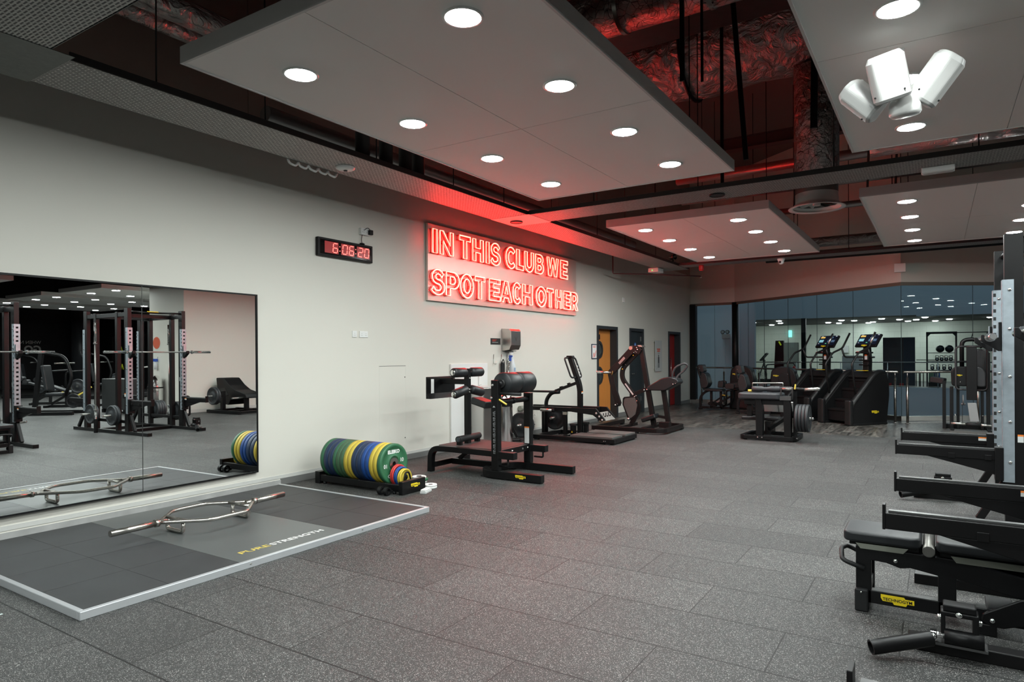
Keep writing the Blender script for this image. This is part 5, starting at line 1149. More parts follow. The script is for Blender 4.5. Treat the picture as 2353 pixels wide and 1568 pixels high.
# ================================================================ stair climbers
SCRN, _t, _b = nt('console_screen'); _b.inputs['Base Color'].default_value = (.01, .012, .02, 1); _b.inputs['Roughness'].default_value = .12
_b.inputs['Emission Color'].default_value = (.02, .06, .16, 1); _b.inputs['Emission Strength'].default_value = .06
def stair_climber(O, lab):
    t = thing('stair_climber', lab, 'stair climber', (O[0], O[1], 0), -math.radians(37), 'stair climbers before the glazing')
    def B(nm, q, m, b=0, p=None): return q.build(nm, m, p or t, bev=b, local=True)
    side = fil2([(.03, .03), (.0, .14), (.05, .42), (.66, 1.02), (.80, 1.10), (.98, 1.08), (1.06, .92), (1.07, .62), (1.0, .08), (1.0, .03)], .06, 4)
    SIDE = mat('matt_graphite_shell', (.005, .005, .0055), .5, spec=.3); TRIM = mat('soft_black_rail', (.008, .008, .0085), .38, spec=.4)
    for s in (-1, 1):
        a, b_ = (.30, .42) if s > 0 else (-.42, -.30)
        q = M(); q.prism(side, 0, a, b_); o = B('side_shell', q, SIDE, .012)
        q = M(); P = [(s * .37, .03, .06), (s * .37, .01, .15), (s * .37, .055, .43), (s * .37, .66, 1.03), (s * .37, .80, 1.105), (s * .37, .96, 1.09)]
        q.sweep(fil(P, .09, 5), .13, .05, up=(1, 0, 0)) if False else q.tube(fil(P, .1, 6), .062, 12); B('side_rail', q, TRIM)
        q = M(); q.bb(s * .36 - .08, -.05, .0, s * .36 + .08, .05, .53); B('front_post', q, TRIM, .03)
        q = M(); q.bb(s * .36 - .075, .0, .0, s * .36 + .075, 1.0, .05); B('foot_rail', q, TRIM, .015)
    for k, (y, z) in enumerate(((.10, .33), (.30, .53), (.50, .75), (.70, .95))):
        q = M(); q.bb(-.30, y, z - .05, .30, y + .24, z); q.bb(-.30, y + .02, z - .26, .30, y + .05, z - .04); B('step', q, BLKM, .008)
    q = M(); q.bb(-.30, .55, .05, .30, 1.0, .72); q.bb(-.30, .2, .05, .3, .6, .3); B('drive_housing', q, SIDE)
    q = M(); q.prism(fil2([(.68, 1.0), (.86, 1.13), (1.02, 1.10), (1.06, .9), (.8, .9)], .05), 0, -.33, .33); B('top_cowl', q, TRIM, .02)
    q = M(); q.bb(-.12, .735, 1.128, .12, .82, 1.136); B('cowl_strip', q, mat('badge_yellow', (.8, .6, .015)))
    q = M(); q.prism([(.86, 1.1), (.98, 1.1), (.99, 1.35), (.96, 1.66), (.88, 1.66), (.87, 1.35)], 0, -.075, .075); B('console_mast', q, BLKM, .015)
    q = M()
    for z in (1.24, 1.34): q.bb(-.13, .82, z, .10, .9, z + .03)
    B('side_lug', q, BLKM, .008)
    q = M(); q.bb(-.17, .76, 1.50, .16, .92, 1.535); o = B('shelf', q, BLKM, .01); q = M(); q.bb(-.15, .77, 1.535, .0, .80, 1.545); B('red_button', q, mat('stop_red', (.7, .02, .02), .4), 0, o)
    q = M(); q.bb(-.02, .868, 1.36, .045, .872, 1.47); B('warning_label', q, PALE); q = M(); q.bb(-.02, .867, 1.452, .045, .8722, 1.48); B('warning_strip', q, ORG)
    # tilted console
    s0 = M(); tilt = -.62
    R = Matrix.Translation((0.03, .93, 1.775)) @ Matrix.Rotation(tilt, 4, 'X')
    s0.bb(-.27, -.025, -.165, .27, .025, .165); s0.xf(R); con = B('console', s0, BLKM, .012)
    q = M(); q.bb(-.25, -.0285, -.115, .25, -.0262, .15); q.xf(R); B('screen', q, SCRN, 0, con)
    def chip(nm, c, es, rects):
        q = M()
        for a, b_, c2, d in rects: q.bb(a, -.0300, b_, c2, -.0286, d)
        q.xf(R); B(nm, q, mat('screen_' + nm, [x * .4 for x in c], .4, emit=c, es=es), 0, con)
    chip('workout_tile', (.75, .50, .12), .9, [(-.225, .085, -.10, .125)])
    chip('summary_tile', (.25, .55, .62), .8, [(-.225, -.03, -.10, .04)])
    chip('status_text', (.7, .75, .8), .9, [(-.225, .135, -.16, .142), (.19, .13, .235, .142), (.04, .05, .09, .06), (-.225, -.07, -.19, -.062)])
    chip('metric_tile', (.08, .14, .22), .8, [(.05, .08, .14, .12), (.02, -.03, .1, .03), (.13, -.03, .22, .03)])
    chip('heart_zone', (.1, .5, .25), .8, [(-.02, -.075, .02, -.055)])
    badge(con, R @ Vector((-.03, -.027, -.142)), (1, 0, 0), R.to_3x3() @ Vector((0, 0, 1)), .14, local=True)
    # hand rails
    for s in (-1, 1):
        x = s * .345
        q = M(); q.tube(fil([(x, .22, .55), (x, .10, 1.28), (x * .98, .30, 1.52), (x * .98, .58, 1.62), (x * .95, .78, 1.95)], .06, 6), .021, 12); B('hand_rail', q, TRIM)
        q = M(); q.tube(fil([(x * .98, .56, 1.615), (x * .98, .64, 1.42), (x * .7, .86, 1.42), (0, .92, 1.42)], .06, 6), .019, 12); B('rail_bracket', q, TRIM)
        if s > 0:
            q = M(); q.tube([(x * .975, .64, 1.72), (x * .955, .775, 1.945)], .0225, 12); B('pulse_grip', q, STL)
    badge(t, (.4215, .66, .27), (0, 1, 0), (0, 0, 1), .20, local=True)
    return t
stair_climber((4.635, 15.483), 'black stair climber at right, nearest the two steel posts')
stair_climber((3.74, 16.16), 'black stair climber at left, behind the thrust bench')

# ================================================================ steel hand rails before the glazing
def rail(pts, posts, lab, feet=.0):
    t = thing('hand_rail', lab, 'hand rail', (posts[0][0], posts[0][1], 0), 0, 'steel rails before the glazing')
    M().tube(fil(pts, .05, 4), .024, 16).build('top_rail', RAILS, t)
    for x, y in posts:
        o = M().cyl((x, y, 0), (x, y, .98), .026, n=20).build('post', RAILS, t)
        M().cyl((x, y, .98), (x, y, 1.09), .010, n=12).build('rail_pin', STL, o); M().cyl((x, y, 0), (x, y, .012), .05, n=20).build('floor_flange', STL, o)
rail([(.28, 19.95, 1.1), (1.32, 19.95, 1.1), (1.55, 19.72, 1.1), (5.77, 16.40, 1.1)], [(.45, 19.95), (1.12, 19.95), (2.3, 19.13), (3.55, 18.15), (4.75, 17.2), (5.70, 16.455)], 'long steel hand rail running from the corner to the stair climbers')
rail([(5.86, 16.36, 1.1), (8.4, 18.1, 1.1)], [(5.93, 16.41), (7.2, 17.27), (8.2, 17.95)], 'short steel hand rail at right past the paired posts')
t = thing('emergency_light', 'twin spot emergency lamp on the blue wall behind the corner glazing', 'emergency light', (.62, 22.1, 2.1))
M().bb(.47, 22.11, 2.02, .73, 22.2, 2.17).build('housing', PALE, t, bev=.01)
for x in (.52, .67): M().lathe((x, 22.12, 2.24), (0, -1, -.1), [(.0, 0), (.06, .0), (.068, .06), (.055, .075), (0, .06)], 22).build('spot_head', BLKM, t); 
for x in (.52, .67): M().cyl((x, 22.055, 2.235), (x, 22.04, 2.233), .045, n=20).build('spot_lens', mat('pale_lens', (.5, .55, .55), .1), t)

# ================================================================ pulldown machine behind the racks
t = thing('upright_machine', 'tall black cable machine with rounded shrouds standing behind the squat rack', 'exercise machine', (7.0, 15.5, 0))
Yp = 15.3
M().bb(6.935, Yp - .03, .60, 7.10, Yp + .05, 1.62).build('back_plate', BLK, t, bev=.006)
q = M(); q.tube(fil([(6.93, Yp - .02, 1.625), (6.765, Yp - .02, 1.625), (6.765, Yp - .02, .80), (6.93, Yp - .02, .80)], .08, 6), .018, 12); q.tube([(6.93, Yp - .02, 1.625), (7.16, Yp - .02, 1.625)], .02); q.build('guard_frame', mat('grey_guard_tube', (.03, .03, .032), .4, .3), t)
M().tube(fil([(7.08, Yp - .02, 1.62), (7.26, Yp - .02, 1.62), (7.26, Yp - .02, .79), (7.1, Yp - .02, .79)], .08, 6), .018, 12).build('guard_frame', BLK, t)
M().tube(fil([(6.80, Yp - .02, 1.32), (6.80, Yp - .02, 1.34), (6.94, Yp - .02, 1.34)], .01), .012).build('inner_handle', BLK, t)
q = M(); q.prism(fil2([(6.70, .86), (7.0, .86), (7.0, 1.24), (6.76, 1.24), (6.69, 1.16)], .06), 1, Yp + .06, Yp + .30); q.build('front_shroud', BLKM, t, bev=.02)
badge(t, (6.82, Yp + .058, 1.07), (1, 0, 0), (0, 0, 1), .10)
q = M(); q.prism(fil2([(7.09, .85), (7.24, .85), (7.24, 1.12), (7.18, 1.22), (7.09, 1.24)], .05), 1, Yp + .04, Yp + .3); q.build('rear_shroud', mat('grey_shroud', (.018, .018, .02), .5), t, bev=.02)
q = M(); q.prism(fil2([(7.10, .75), (7.32, .75), (7.32, 1.5), (7.25, 1.58), (7.10, 1.58)], .06), 1, Yp + .32, Yp + .7); q.build('stack_shroud', mat('grey_shroud', (.018, .018, .02), .5), t, bev=.02)
M().bb(7.19, Yp + .315, .9, 7.24, Yp + .322, 1.5).build('stack_slot', INK, t)
q = M(); q.tube(fil([(6.87, Yp + .2, 1.2), (6.87, Yp + .2, 1.75), (7.1, Yp + .2, 1.77), (7.2, Yp + .2, 1.6)], .1, 6), .038, 14); q.build('top_tube', BLK, t)
q = M(); q.bb(6.67, Yp + .1, 0, 6.73, Yp + .2, .85); q.bb(6.78, Yp + .2, 0, 6.83, Yp + .3, .85); q.bb(7.16, Yp + .1, 0, 7.21, Yp + .2, .8); q.bb(7.25, Yp + .1, 0, 7.31, Yp + .2, 1.5); q.bb(6.67, Yp - .3, 0, 6.73, Yp + .6, .06); q.bb(7.25, Yp - .3, 0, 7.31, Yp + .6, .06); q.bb(6.6, Yp + .5, 0, 7.35, Yp + .6, .08); q.build('base_frame', BLK, t, bev=.005)
q = M(); q.prism([(6.945, .55), (7.085, .55), (7.13, .20), (6.985, .20)], 1, Yp - .10, Yp - .06); q.build('slanted_plate', mat('brushed_grey_plate', (.36, .37, .37), .35, .6), t, bev=.003)
q = M(); q.cyl((6.87, Yp, .6), (6.89, Yp, .6), .10, n=24); q.cyl((6.85, Yp, .52), (6.92, Yp, .52), .02); q.build('cable_pulley', mat('grey_pulley', (.12, .12, .12), .4), t); M().cyl((6.87, Yp, .5), (6.87, Yp, .06), .004, n=6).build('cable', BLKM, t)
M().cyl((6.68, Yp - .2, .165), (6.94, Yp - .2, .155), .024).build('foot_bar', STL, t); M().cyl((7.13, Yp - .2, .15), (7.31, Yp - .2, .145), .024).build('foot_bar', STL, t); M().cyl((6.93, Yp - .2, .156), (7.14, Yp - .2, .15), .036).build('foam_sleeve', RUB, t)
q = M(); q.bb(6.66, Yp - .35, .0, 7.34, Yp + .05, .03); q.build('foot_platform', STEP, t)
bolts(t, [(6.76, Yp + .1, .30), (7.19, Yp + .1, .30)], (0, -1, 0), .014); bolts(t, [(6.84, Yp + .058, .94)], (0, -1, 0), .012)
t = thing('side_arm_machine', 'black padded lever machine half hidden left of the upright cable machine', 'exercise machine', (6.6, 16.0, 0))
q = M(); q.bar((6.36, 15.86, .97), (6.6, 15.7, .94), .1, .12); q.build('lever_pad', VIN, t, bev=.02); q = M(); q.bb(6.55, 15.62, 0, 6.61, 15.76, .95); q.build('stand', BLK, t)
tag(M().bb(6.2, 15.85, 1.03, 6.45, 15.95, 1.05).build('grip_bar', BLKM), 'thin black bar lying on the lever pad near the right hand rail', 'bar') if False else None
# ================================================================ squat racks
FX = 6.93; PYN, PYF = 6.95, 8.07
def squat_rack(lab):
    t = thing('squat_rack', lab, 'squat rack', (FX, 7.51, 0), 0, 'double squat racks on the right')
    PX = [FX + .075, FX + .44, FX + 1.27, FX + 1.66]
    RK = mat('rack_black_coat', (.0045, .0042, .0045), .38, spec=.28, bump=.1, bscale=500)
    for y in (PYN, PYF):
        for i, x in enumerate(PX):
            M().bb(x - (.065 if i in (0, 3) else .04), y - .04, .06, x + (.065 if i in (0, 3) else .04), y + .04, 2.50 if i in (0, 3) else 2.44).build('post', RK, t, bev=.004)
        q = M(); q.bb(6.25, y - .045, 0, 9.1, y + .045, .065); q.build('foot_beam', RK, t, bev=.005)
        M().bar((6.76, y, .07), (FX + .02, y, .42), .06, .05, up=(0, 1, 0)).build('diagonal_brace', RK, t, bev=.004); M().bar((8.95, y, .07), (FX + 1.72, y, .45), .06, .05, up=(0, 1, 0)).build('diagonal_brace', RK, t, bev=.004)
        q = M(); q.bb(PX[0], y - .03, 2.34, PX[3], y + .03, 2.42); q.build('top_side_beam', RK, t, bev=.004)
        q = M(); q.bb(PX[0] + .05, y - .025, .22, PX[3], y + .025, .28); q.build('low_side_beam', RK, t, bev=.004)
    q = M(); q.bb(PX[1] - .03, PYN, .0, PX[1] + .03, PYF, .06); q.bb(PX[2] - .03, PYN, .0, PX[2] + .03, PYF, .06); q.build('floor_crossbeam', RK, t, bev=.004)
    for x in (PX[1], PX[2]): M().bb(x - .03, PYN + .04, 2.34, x + .03, PYF - .04, 2.42).build('top_crossbeam', RK, t, bev=.004)
    ym = (PYN + PYF) / 2
    for s, x in ((-1, PX[0]), (1, PX[3])):
        q = M(); q.tube(fil([(x, PYN + .04, 2.44), (x + .0 * s, PYN + .2, 2.44), (x - .12 * s, PYN + .36, 2.44), (x - .12 * s, PYF - .36, 2.44), (x, PYF - .2, 2.44), (x, PYF - .04, 2.44)], .08, 5), .02, 12); o = q.build('pull_up_bar', RK, t)
        M().bb(x - .12 * s - .015, ym - .1, 2.455, x - .12 * s + .015, ym + .12, 2.468).build('yellow_label', YEL, o)
    # hook plates: galvanised channel with J slots toward the lifter
    for s, x in ((-1, FX), (1, FX + 1.735)):
        for y in (PYN, PYF):
            q = M()
            q.bb(min(x, x - s * .075), y - .048, .41, max(x, x - s * .075), y - .042, 2.115); q.bb(min(x, x - s * .075), y + .042, .41, max(x, x - s * .075), y + .048, 2.115)
            xa, xb = (x - .006, x) if s < 0 else (x, x + .006)
            q.bb(xa, y - .048, .41, xb, y - .018, 2.115); q.bb(xa, y + .02, .41, xb, y + .048, 2.115)
            n = 22; zs = .41; st = 1.705 / n
            for k in range(n): q.bb(xa, y - .02, zs + k * st + st * .40, xb, y + .021, zs + (k + 1) * st)
            o = q.build('hook_plate', GALV, t, bev=.0015, bseg=1)
            q = M()
            for k in range(n):
                z = zs + k * st + .012; sy = 1 if y == PYN else -1; q.bb(min(x - s * .000, x - s * .022), min(y + sy * .0479, y + sy * .0487), z, max(x - s * .000, x - s * .022), max(y + sy * .0479, y + sy * .0487), z + .034)
            q.build('slot_edge', INK, o)
            q = M()
            for z in (2.03, 1.30, .92, .58, 1.70):
                for sy in (-1, 1): q.lathe((x - s * .045, y + sy * .048, z), (0, sy, 0), [(.013, 0), (.014, .005), (.009, .010), (0, .011)], 12)
            q.build('plate_bolt', CHR, o)
    # height number strip beside the slots
    q = M()
    for k in range(18): q.bb(FX + .076, PYF - .0405, .60 + k * .075, FX + .085, PYF - .0398, .612 + k * .075)
    q.build('height_mark', mat('mark_yellow', (.55, .55, .2), .5), t)
    # spotter arms
    for y, lb in ((PYN, False), (PYF, True)):
        q = M(); q.bb(6.15, y - .03, .588, FX + .0, y + .03, .672); q.prism([(6.38, .588), (FX, .588), (FX, .44), (6.82, .48)], 1, y - .022, y + .022); q.bb(FX - .06, y - .055, .42, FX - .0, y + .055, .70)
        o = q.build('spotter_arm', RK, t, bev=.004)
        M().bb(6.165, y - .017, .672, FX - .06, y + .017, .685).build('wear_strip', mat('wear_strip_grey', (.055, .055, .055), .35), o, bev=.002)
        M().bb(6.138, y - .032, .585, 6.152, y + .032, .715).build('end_lip', RK, o, bev=.002)
        if lb:
            M().bb(FX - .125, y - .031, .625, FX - .045, y - .0302, .648).build('label_print', PALE, o); M().bb(FX - .125, y - .0312, .648, FX - .045, y - .0302, .660).build('warning_strip', ORG, o)
        else:
            for xx in (6.54, 6.80): M().bb(xx, y - .036, .583, xx + .05, y + .034, .628).build('arm_clip', RK, o, bev=.002)
        q = M(); q.bb(FX + 1.73, y - .03, .588, 9.3, y + .03, .672); q.prism([(9.1, .588), (FX + 1.73, .588), (FX + 1.73, .44)], 1, y - .022, y + .022); o = q.build('spotter_arm', RK, t, bev=.004)
        # plate pegs
        sg = -1 if y == PYN else 1
        for x in (PX[1], PX[2]):
            M().cyl((x, y + sg * .04, .37), (x, y + sg * .30, .37), .0225, n=16).build('plate_peg', STL, t); M().ball((x, y + sg * .30, .37), .024, 12, 8).build('peg_tip', CHR, t)
        # J hooks
        for s, x in ((-1, FX), (1, FX + 1.735)):
            q = M(); q.prism([(x + s * .008, 1.515), (x + s * .03, 1.515), (x + s * .15, 1.60), (x + s * .15, 1.655), (x + s * .13, 1.655), (x + s * .10, 1.603), (x + s * .06, 1.603), (x + s * .03, 1.64), (x + s * .03, 1.76), (x + s * .008, 1.76)], 1, y - .03, y + .03); o = q.build('bar_hook', BLKM, t, bev=.004)
            q = M(); q.bb(min(x + s * .03, x + s * .036), y - .032, 1.63, max(x + s * .03, x + s * .036), y + .032, 1.765); q.build('hook_face', GALV, o)
        if y == PYF:
            M().bb(PX[0] - .03, y - .0405, 1.02, PX[0] + .03, y - .0398, 1.10).build('post_label', PALE, t)
    M().bb(FX + .095, PYN - .0405, .75, FX + .135, PYN - .0400, .80).build('label_print', PALE, t); M().bb(FX + .095, PYN - .0407, .80, FX + .135, PYN - .0401, .815).build('warning_strip', ORG, t)
    return t
rk = squat_rack('black double squat rack with pale hook plates, farther one at the right edge')
r1 = copy_tree(rk); r1.location = (rk.location.x + .08, rk.location.y - 3.0, 0); r1['label'] = 'black double squat rack around the flat bench, nearest complete arms at right'
r0 = copy_tree(rk); r0.location = (rk.location.x + .13, rk.location.y - 6.22, 0); r0['label'] = 'squat rack at bottom right corner with only an arm tip showing'
def barbell(loc, label, rx=None):
    t = thing('barbell', label, 'barbell', loc, 0, 'chrome barbells')
    M().cyl((0, -.68, 0), (0, .68, 0), .0145, n=18).build('shaft', STL, t, local=True)
    for s in (-1, 1):
        M().cyl((0, s * .68, 0), (0, s * 1.10, 0), .025, n=24).build('sleeve', CHR, t, local=True)
        M().cyl((0, s * .66, 0), (0, s * .69, 0), .036, n=24).build('collar', CHR, t, local=True)
        M().cyl((0, s * 1.10, 0), (0, s * 1.102, 0), .021, n=20).build('sleeve_end', mat('sleeve_end_grey', (.25, .25, .25), .4, .6), t, local=True)
    return t
b0 = barbell((6.835, 7.51, 1.629), 'barbell resting on the hooks of the farther squat rack')
b1 = copy_tree(b0); b1.location = (6.915, 4.51, 1.629); b1['label'] = 'barbell resting on the nearer squat rack, sleeve at the right edge'
b2 = copy_tree(b0); b2.location = (6.965, 1.29, 1.629); b2['label'] = 'barbell on the rack beside the camera, seen only in the mirror'
for k, (x, y, lab) in enumerate(((7.95, 6.80, 'barbell stored upright on the near side of the farther rack, in the mirror'), (7.74, 8.22, 'barbell stored upright on the far side of the farther rack, in the mirror'), (8.03, 3.80, 'barbell stored upright on the nearer rack, at the mirror left edge'))):
    c = copy_tree(b0); c.location = (x, y, 1.14); c.rotation_euler = (PI / 2, 0, 0); c['label'] = lab
    h = M().pipe((x, y, .0), (x, y, .28), .036, .028).build('bar_holder', BLK); tag(h, 'black tube holding the %s' % ('upright bar on the near side of the farther rack', 'upright bar on the far side of the farther rack', 'upright bar on the nearer rack')[k], 'bar holder')
P1x, P2x = FX + .44, FX + 1.27
pl0 = None
def rplate(x, y, s, n, txt):
    global pl0
    for k in range(n):
        yy = y + s * (.075 + .052 * k); lab = 'grey rubber plate on %s, %s' % (txt, ('innermost', 'second', 'third', 'fourth')[k] if n > 1 else 'single')
        if pl0 is None: pl0 = gplate('', (x, yy, .37), (0, 1, 0), .20, .048, lab, 'plates on the rack pegs')
        else:
            c = copy_tree(pl0); c.location = (x, yy, .37); c['label'] = lab
rplate(P1x, PYN, -1, 2, 'near front peg of the farther rack'); rplate(P2x, PYN, -1, 2, 'near back peg of the farther rack')
rplate(P1x, PYF, 1, 2, 'far front peg of the farther rack'); rplate(P2x, PYF, 1, 4, 'far back peg of the farther rack')
rplate(P1x + .08, PYF - 3, 1, 1, 'far front peg of the nearer rack'); rplate(P2x + .08, PYF - 3, 1, 2, 'far back peg of the nearer rack')
# landmine attachments on the rack feet
def landmine(dx, y, sy, lab):
    t = thing('landmine_pivot', lab, 'landmine', (6.55 + dx, y, .065), 0, 'landmine pivots on the rack feet')
    q = M(); q.prism([(6.47 + dx, .115), (6.49 + dx, .115), (6.49 + dx, .215), (6.60 + dx, .215), (6.60 + dx, .115), (6.625 + dx, .115), (6.625 + dx, .235), (6.47 + dx, .235)], 1, y - .045, y + .045); q.build('bracket', BLK, t, bev=.005)
    M().bb(6.48 + dx, y - .042, .235, 6.615 + dx, y + .042, .268).build('clamp_block', BLKM, t, bev=.006)
    M().bb(6.44 + dx, y - .05, .065, 6.66 + dx, y + .05, .077).build('base_plate', mat('gunmetal_clamp', (.12, .12, .12), .35, .7), t)
    M().cyl((6.485 + dx, y - sy * .035, .112), (6.645 + dx, y - sy * .035, .112), .036, n=28).build('pivot_tube', BLK, t)
    q = M(); q.cyl((6.425 + dx, y - sy * .035, .11), (6.49 + dx, y - sy * .035, .112), .016); q.bb(6.425 + dx, y - sy * .035 - .02, .085, 6.455 + dx, y - sy * .035 + .02, .13); q.build('swivel_joint', CHR, t, bev=.003)
    ay = y - sy * .06
    M().pipe((6.43 + dx, ay - sy * .01, .098), (6.18 + dx, ay - sy * .15, .048), .036, .028).build('bar_sleeve', BLK, t)
    q = M(); q.lathe((6.44 + dx, y - .058, .108), (0, -1, 0), [(.015, 0), (.015, .008), (.008, .014), (0, .015)], 12); q.lathe((6.545 + dx, y - .046, .225), (0, -1, 0), [(.016, 0), (.016, .006), (.008, .011), (0, .012)], 12); q.lathe((6.47 + dx, y, .19), (-1, 0, 0), [(.014, 0), (.014, .012), (0, .016)], 10); q.lathe((6.625 + dx, y, .19), (1, 0, 0), [(.014, 0), (.014, .012), (0, .016)], 10)
    q.build('bolt', CHR, t)
landmine(0, 3.90, 1, 'black pivoting landmine tube bolted to the nearer rack foot, bottom right')
landmine(-.04, 8.07, 1, 'black landmine tube on the farther rack foot, under the arms')
for k, y in enumerate((8.20,)):
    t = thing('dip_handle', 'black looped handle hanging low on the farther rack, in the mirror', 'handle', (7.2, y, .2))
    M().tube(fil([(7.1, 8.13, .70), (6.98, 8.22, .68), (6.98, 8.22, .28), (7.1, 8.13, .28)], .05), .02, 10).build('loop', RUB, t)

# ================================================================ bench inside the nearer rack
t = thing('weight_bench', 'black padded weight bench standing inside the nearer squat rack', 'bench', (6.5, 4.5, 0))
Yb = 4.34
def sp(poly, y0=Yb, y1=Yb + .03, nm='side_frame', m=BLK, b=.004): return M().prism(poly, 1, y0, y1).build(nm, m, t, bev=b)
for y in (Yb, Yb + .23):
    q = M(); q.prism([(6.055, .05), (6.135, .05), (6.135, .30), (6.21, .295), (6.28, .275), (6.33, .285), (6.46, .265), (6.46, .05), (6.545, .05), (6.545, .26), (6.86, .20), (7.35, .12), (7.35, .24), (6.86, .31), (6.55, .365), (6.055, .375)], 1, y, y + .03); q.build('side_frame', BLK, t, bev=.003)
q = M(); q.bb(6.10, Yb, .05, 6.95, Yb + .06, .125); q.bb(6.06, Yb - .02, .0, 6.12, Yb + .3, .05); q.bb(6.06, Yb + .03, .1, 6.13, Yb + .24, .16); q.build('base_rail', BLK, t, bev=.004)
M().bb(6.05, Yb - .03, 0, 6.12, Yb + .03, .13).build('front_foot', RUB, t, bev=.008); M().bb(6.05, Yb + .24, 0, 6.12, Yb + .30, .13).build('front_foot', RUB, t, bev=.008)
pr = fil2([(5.99, Yb - .03), (6.385, Yb - .03), (6.385, Yb + .30), (5.99, Yb + .30)], .05, 5); M().prism(pr, 2, .40, .462).build('seat_pad', VIN, t, bev=.018)
pr = fil2([(6.45, Yb - .03), (7.45, Yb - .03), (7.45, Yb + .30), (6.45, Yb + .30)], .05, 5); q = M(); q.prism(pr, 2, .40, .462); q.build('back_pad', VIN, t, bev=.018)
q = M(); q.bb(6.02, Yb + .02, .375, 6.37, Yb + .25, .40); q.bb(6.47, Yb + .02, .37, 7.4, Yb + .25, .40); q.build('pad_base', BLKM, t)
q = M(); q.prism([(6.055, .392), (6.32, .392), (6.295, .362), (6.08, .362)], 1, Yb - .006, Yb - .001); q.prism([(6.52, .385), (7.3, .385), (7.3, .35), (6.545, .352)], 1, Yb - .006, Yb - .001); q.build('grey_trim', GREYP, t)
M().cyl((6.418, Yb - .055, .405), (6.418, Yb + .30, .425), .030, n=28).build('hinge_roller', mat('dull_cap_steel', (.20, .195, .18), .4, .8), t); M().cyl((6.418, Yb - .058, .405), (6.418, Yb - .054, .405), .026, n=24).build('roller_cap', mat('dull_cap_steel', (.20, .195, .18), .4, .8), t)
M().tube(fil([(6.10, Yb - .02, .25), (5.985, Yb - .02, .285), (5.965, Yb + .13, .315), (5.985, Yb + .26, .30), (6.10, Yb + .26, .25)], .035, 6), .013, 12).build('carry_handle', RUB, t)
q = M(); q.prism([(6.66, .115), (6.82, .215), (7.2, .33), (7.2, .24), (6.86, .09), (6.75, .05), (6.69, .05), (6.65, .08)], 1, Yb - .05, Yb - .03); q.build('adjust_link', BLK, t, bev=.006)
q = M(); q.bb(6.68, Yb - .03, .10, 6.80, Yb + .2, .14); q.bb(6.64, Yb - .05, .0, 6.72, Yb + .3, .06); q.build('rear_foot', BLK, t, bev=.004)
bolts(t, [(6.257, Yb - .001, .315), (6.70, Yb - .051, .085)], (0, -1, 0), .013); bolts(t, [(6.085, Yb - .031, .115)], (0, -1, 0), .006)
badge(t, (6.265, Yb - .0015, .088), (1, 0, 0), (0, 0, 1), .165)
# ================================================================ things seen only in the mirror
t = thing('leg_machine', 'low black plate-loaded leg machine by the block wall in the mirror', 'exercise machine', (9.7, 11.3, 0))
q = M(); q.bb(9.0, 10.85, 0, 10.4, 10.93, .09); q.bb(9.0, 11.75, 0, 10.4, 11.83, .09); q.bb(9.0, 10.93, .02, 9.1, 11.75, .08); q.bb(10.3, 10.93, .02, 10.4, 11.75, .08); q.bb(9.6, 10.93, .02, 9.7, 11.75, .08); q.build('base_frame', BLK, t, bev=.006)
q = M(); q.prism(fil2([(10.55, .95), (10.45, .25), (10.0, .2), (9.9, .35), (9.55, .42), (9.2, .40), (9.25, .52), (9.7, .62), (9.95, .75), (10.2, .95)], .04), 1, 11.25, 11.75); q.build('sled_shell', BLKM, t, bev=.02)
M().prism(fil2([(10.0, .45), (10.35, .4), (10.38, .65), (10.15, .68)], .05), 1, 11.24, 11.25).build('shell_window', INK, t)
q = M(); q.bb(9.9, 11.0, .09, 10.0, 11.1, .6); q.bb(9.3, 11.3, .09, 9.4, 11.4, .4); q.build('strut', BLK, t); M().cyl((9.95, 10.6, .48), (9.95, 11.2, .48), .022).build('plate_peg', STL, t); M().cyl((9.35, 10.9, .42), (9.35, 11.3, .42), .025).build('plate_peg', STL, t)
gplate('', (9.95, 10.75, .48), (0, 1, 0), .24, .055, 'black plate loaded on the low leg machine, outer, in the mirror', 'plates on the low leg machine'); gplate('', (9.95, 10.812, .48), (0, 1, 0), .24, .055, 'black plate loaded on the low leg machine, inner, in the mirror', 'plates on the low leg machine')
# wall end: cleaning point and bin
t = thing('waste_bin', 'chrome dome-topped bin against the shaded wall end in the mirror', 'bin', (11.75, 10.2, 0)); M().lathe((11.75, 10.2, 0), (0, 0, 1), [(0, 0), (.2, 0), (.2, .72), (.19, .76), (.17, .92), (.10, 1.02), (0, 1.05)], 32).build('drum', CHR, t); M().pipe((11.75, 10.2, .68), (11.75, 10.2, .72), .206, .19).build('rim', BLKM, t)
tag(M().cyl((12.1, 10.45, 1.95), (12.1, 10.44, 1.95), .17, n=28).build('wall_roundel', mat('roundel_red', (.65, .12, .06), .5)), 'round red-orange sign on the shaded wall end in the mirror', 'sign')
t = thing('spray_bottle', 'blue trigger spray bottle hanging on the wall end in the mirror', 'bottle', (12.05, 10.38, 1.2)); M().lathe((12.05, 10.39, 1.2), (0, 0, 1), [(0, 0), (.045, 0), (.045, .15), (.016, .22)], 16).build('bottle_body', mat('milky_plastic', (.62, .66, .68)), t); M().bb(12.02, 10.33, 1.42, 12.08, 10.43, 1.5).build('trigger_head', mat('trigger_blue', (.03, .10, .5)), t); M().bar((12.05, 10.45, 1.55), (12.05, 10.39, 1.42), .01, .01).build('hook', STL, t)
t = thing('black_box', 'tall black plyo box standing before the wall end in the mirror', 'box', (12.7, 9.9, 0)); M().bb(12.2, 9.6, .1, 13.4, 10.1, .95).build('box_body', mat('plyo_black', (.02, .022, .022), .6), t, bev=.02); q = M(); q.bb(12.2, 9.6, 0, 12.28, 10.1, .1); q.bb(13.3, 9.6, 0, 13.4, 10.1, .1); q.build('box_foot', BLKM, t)
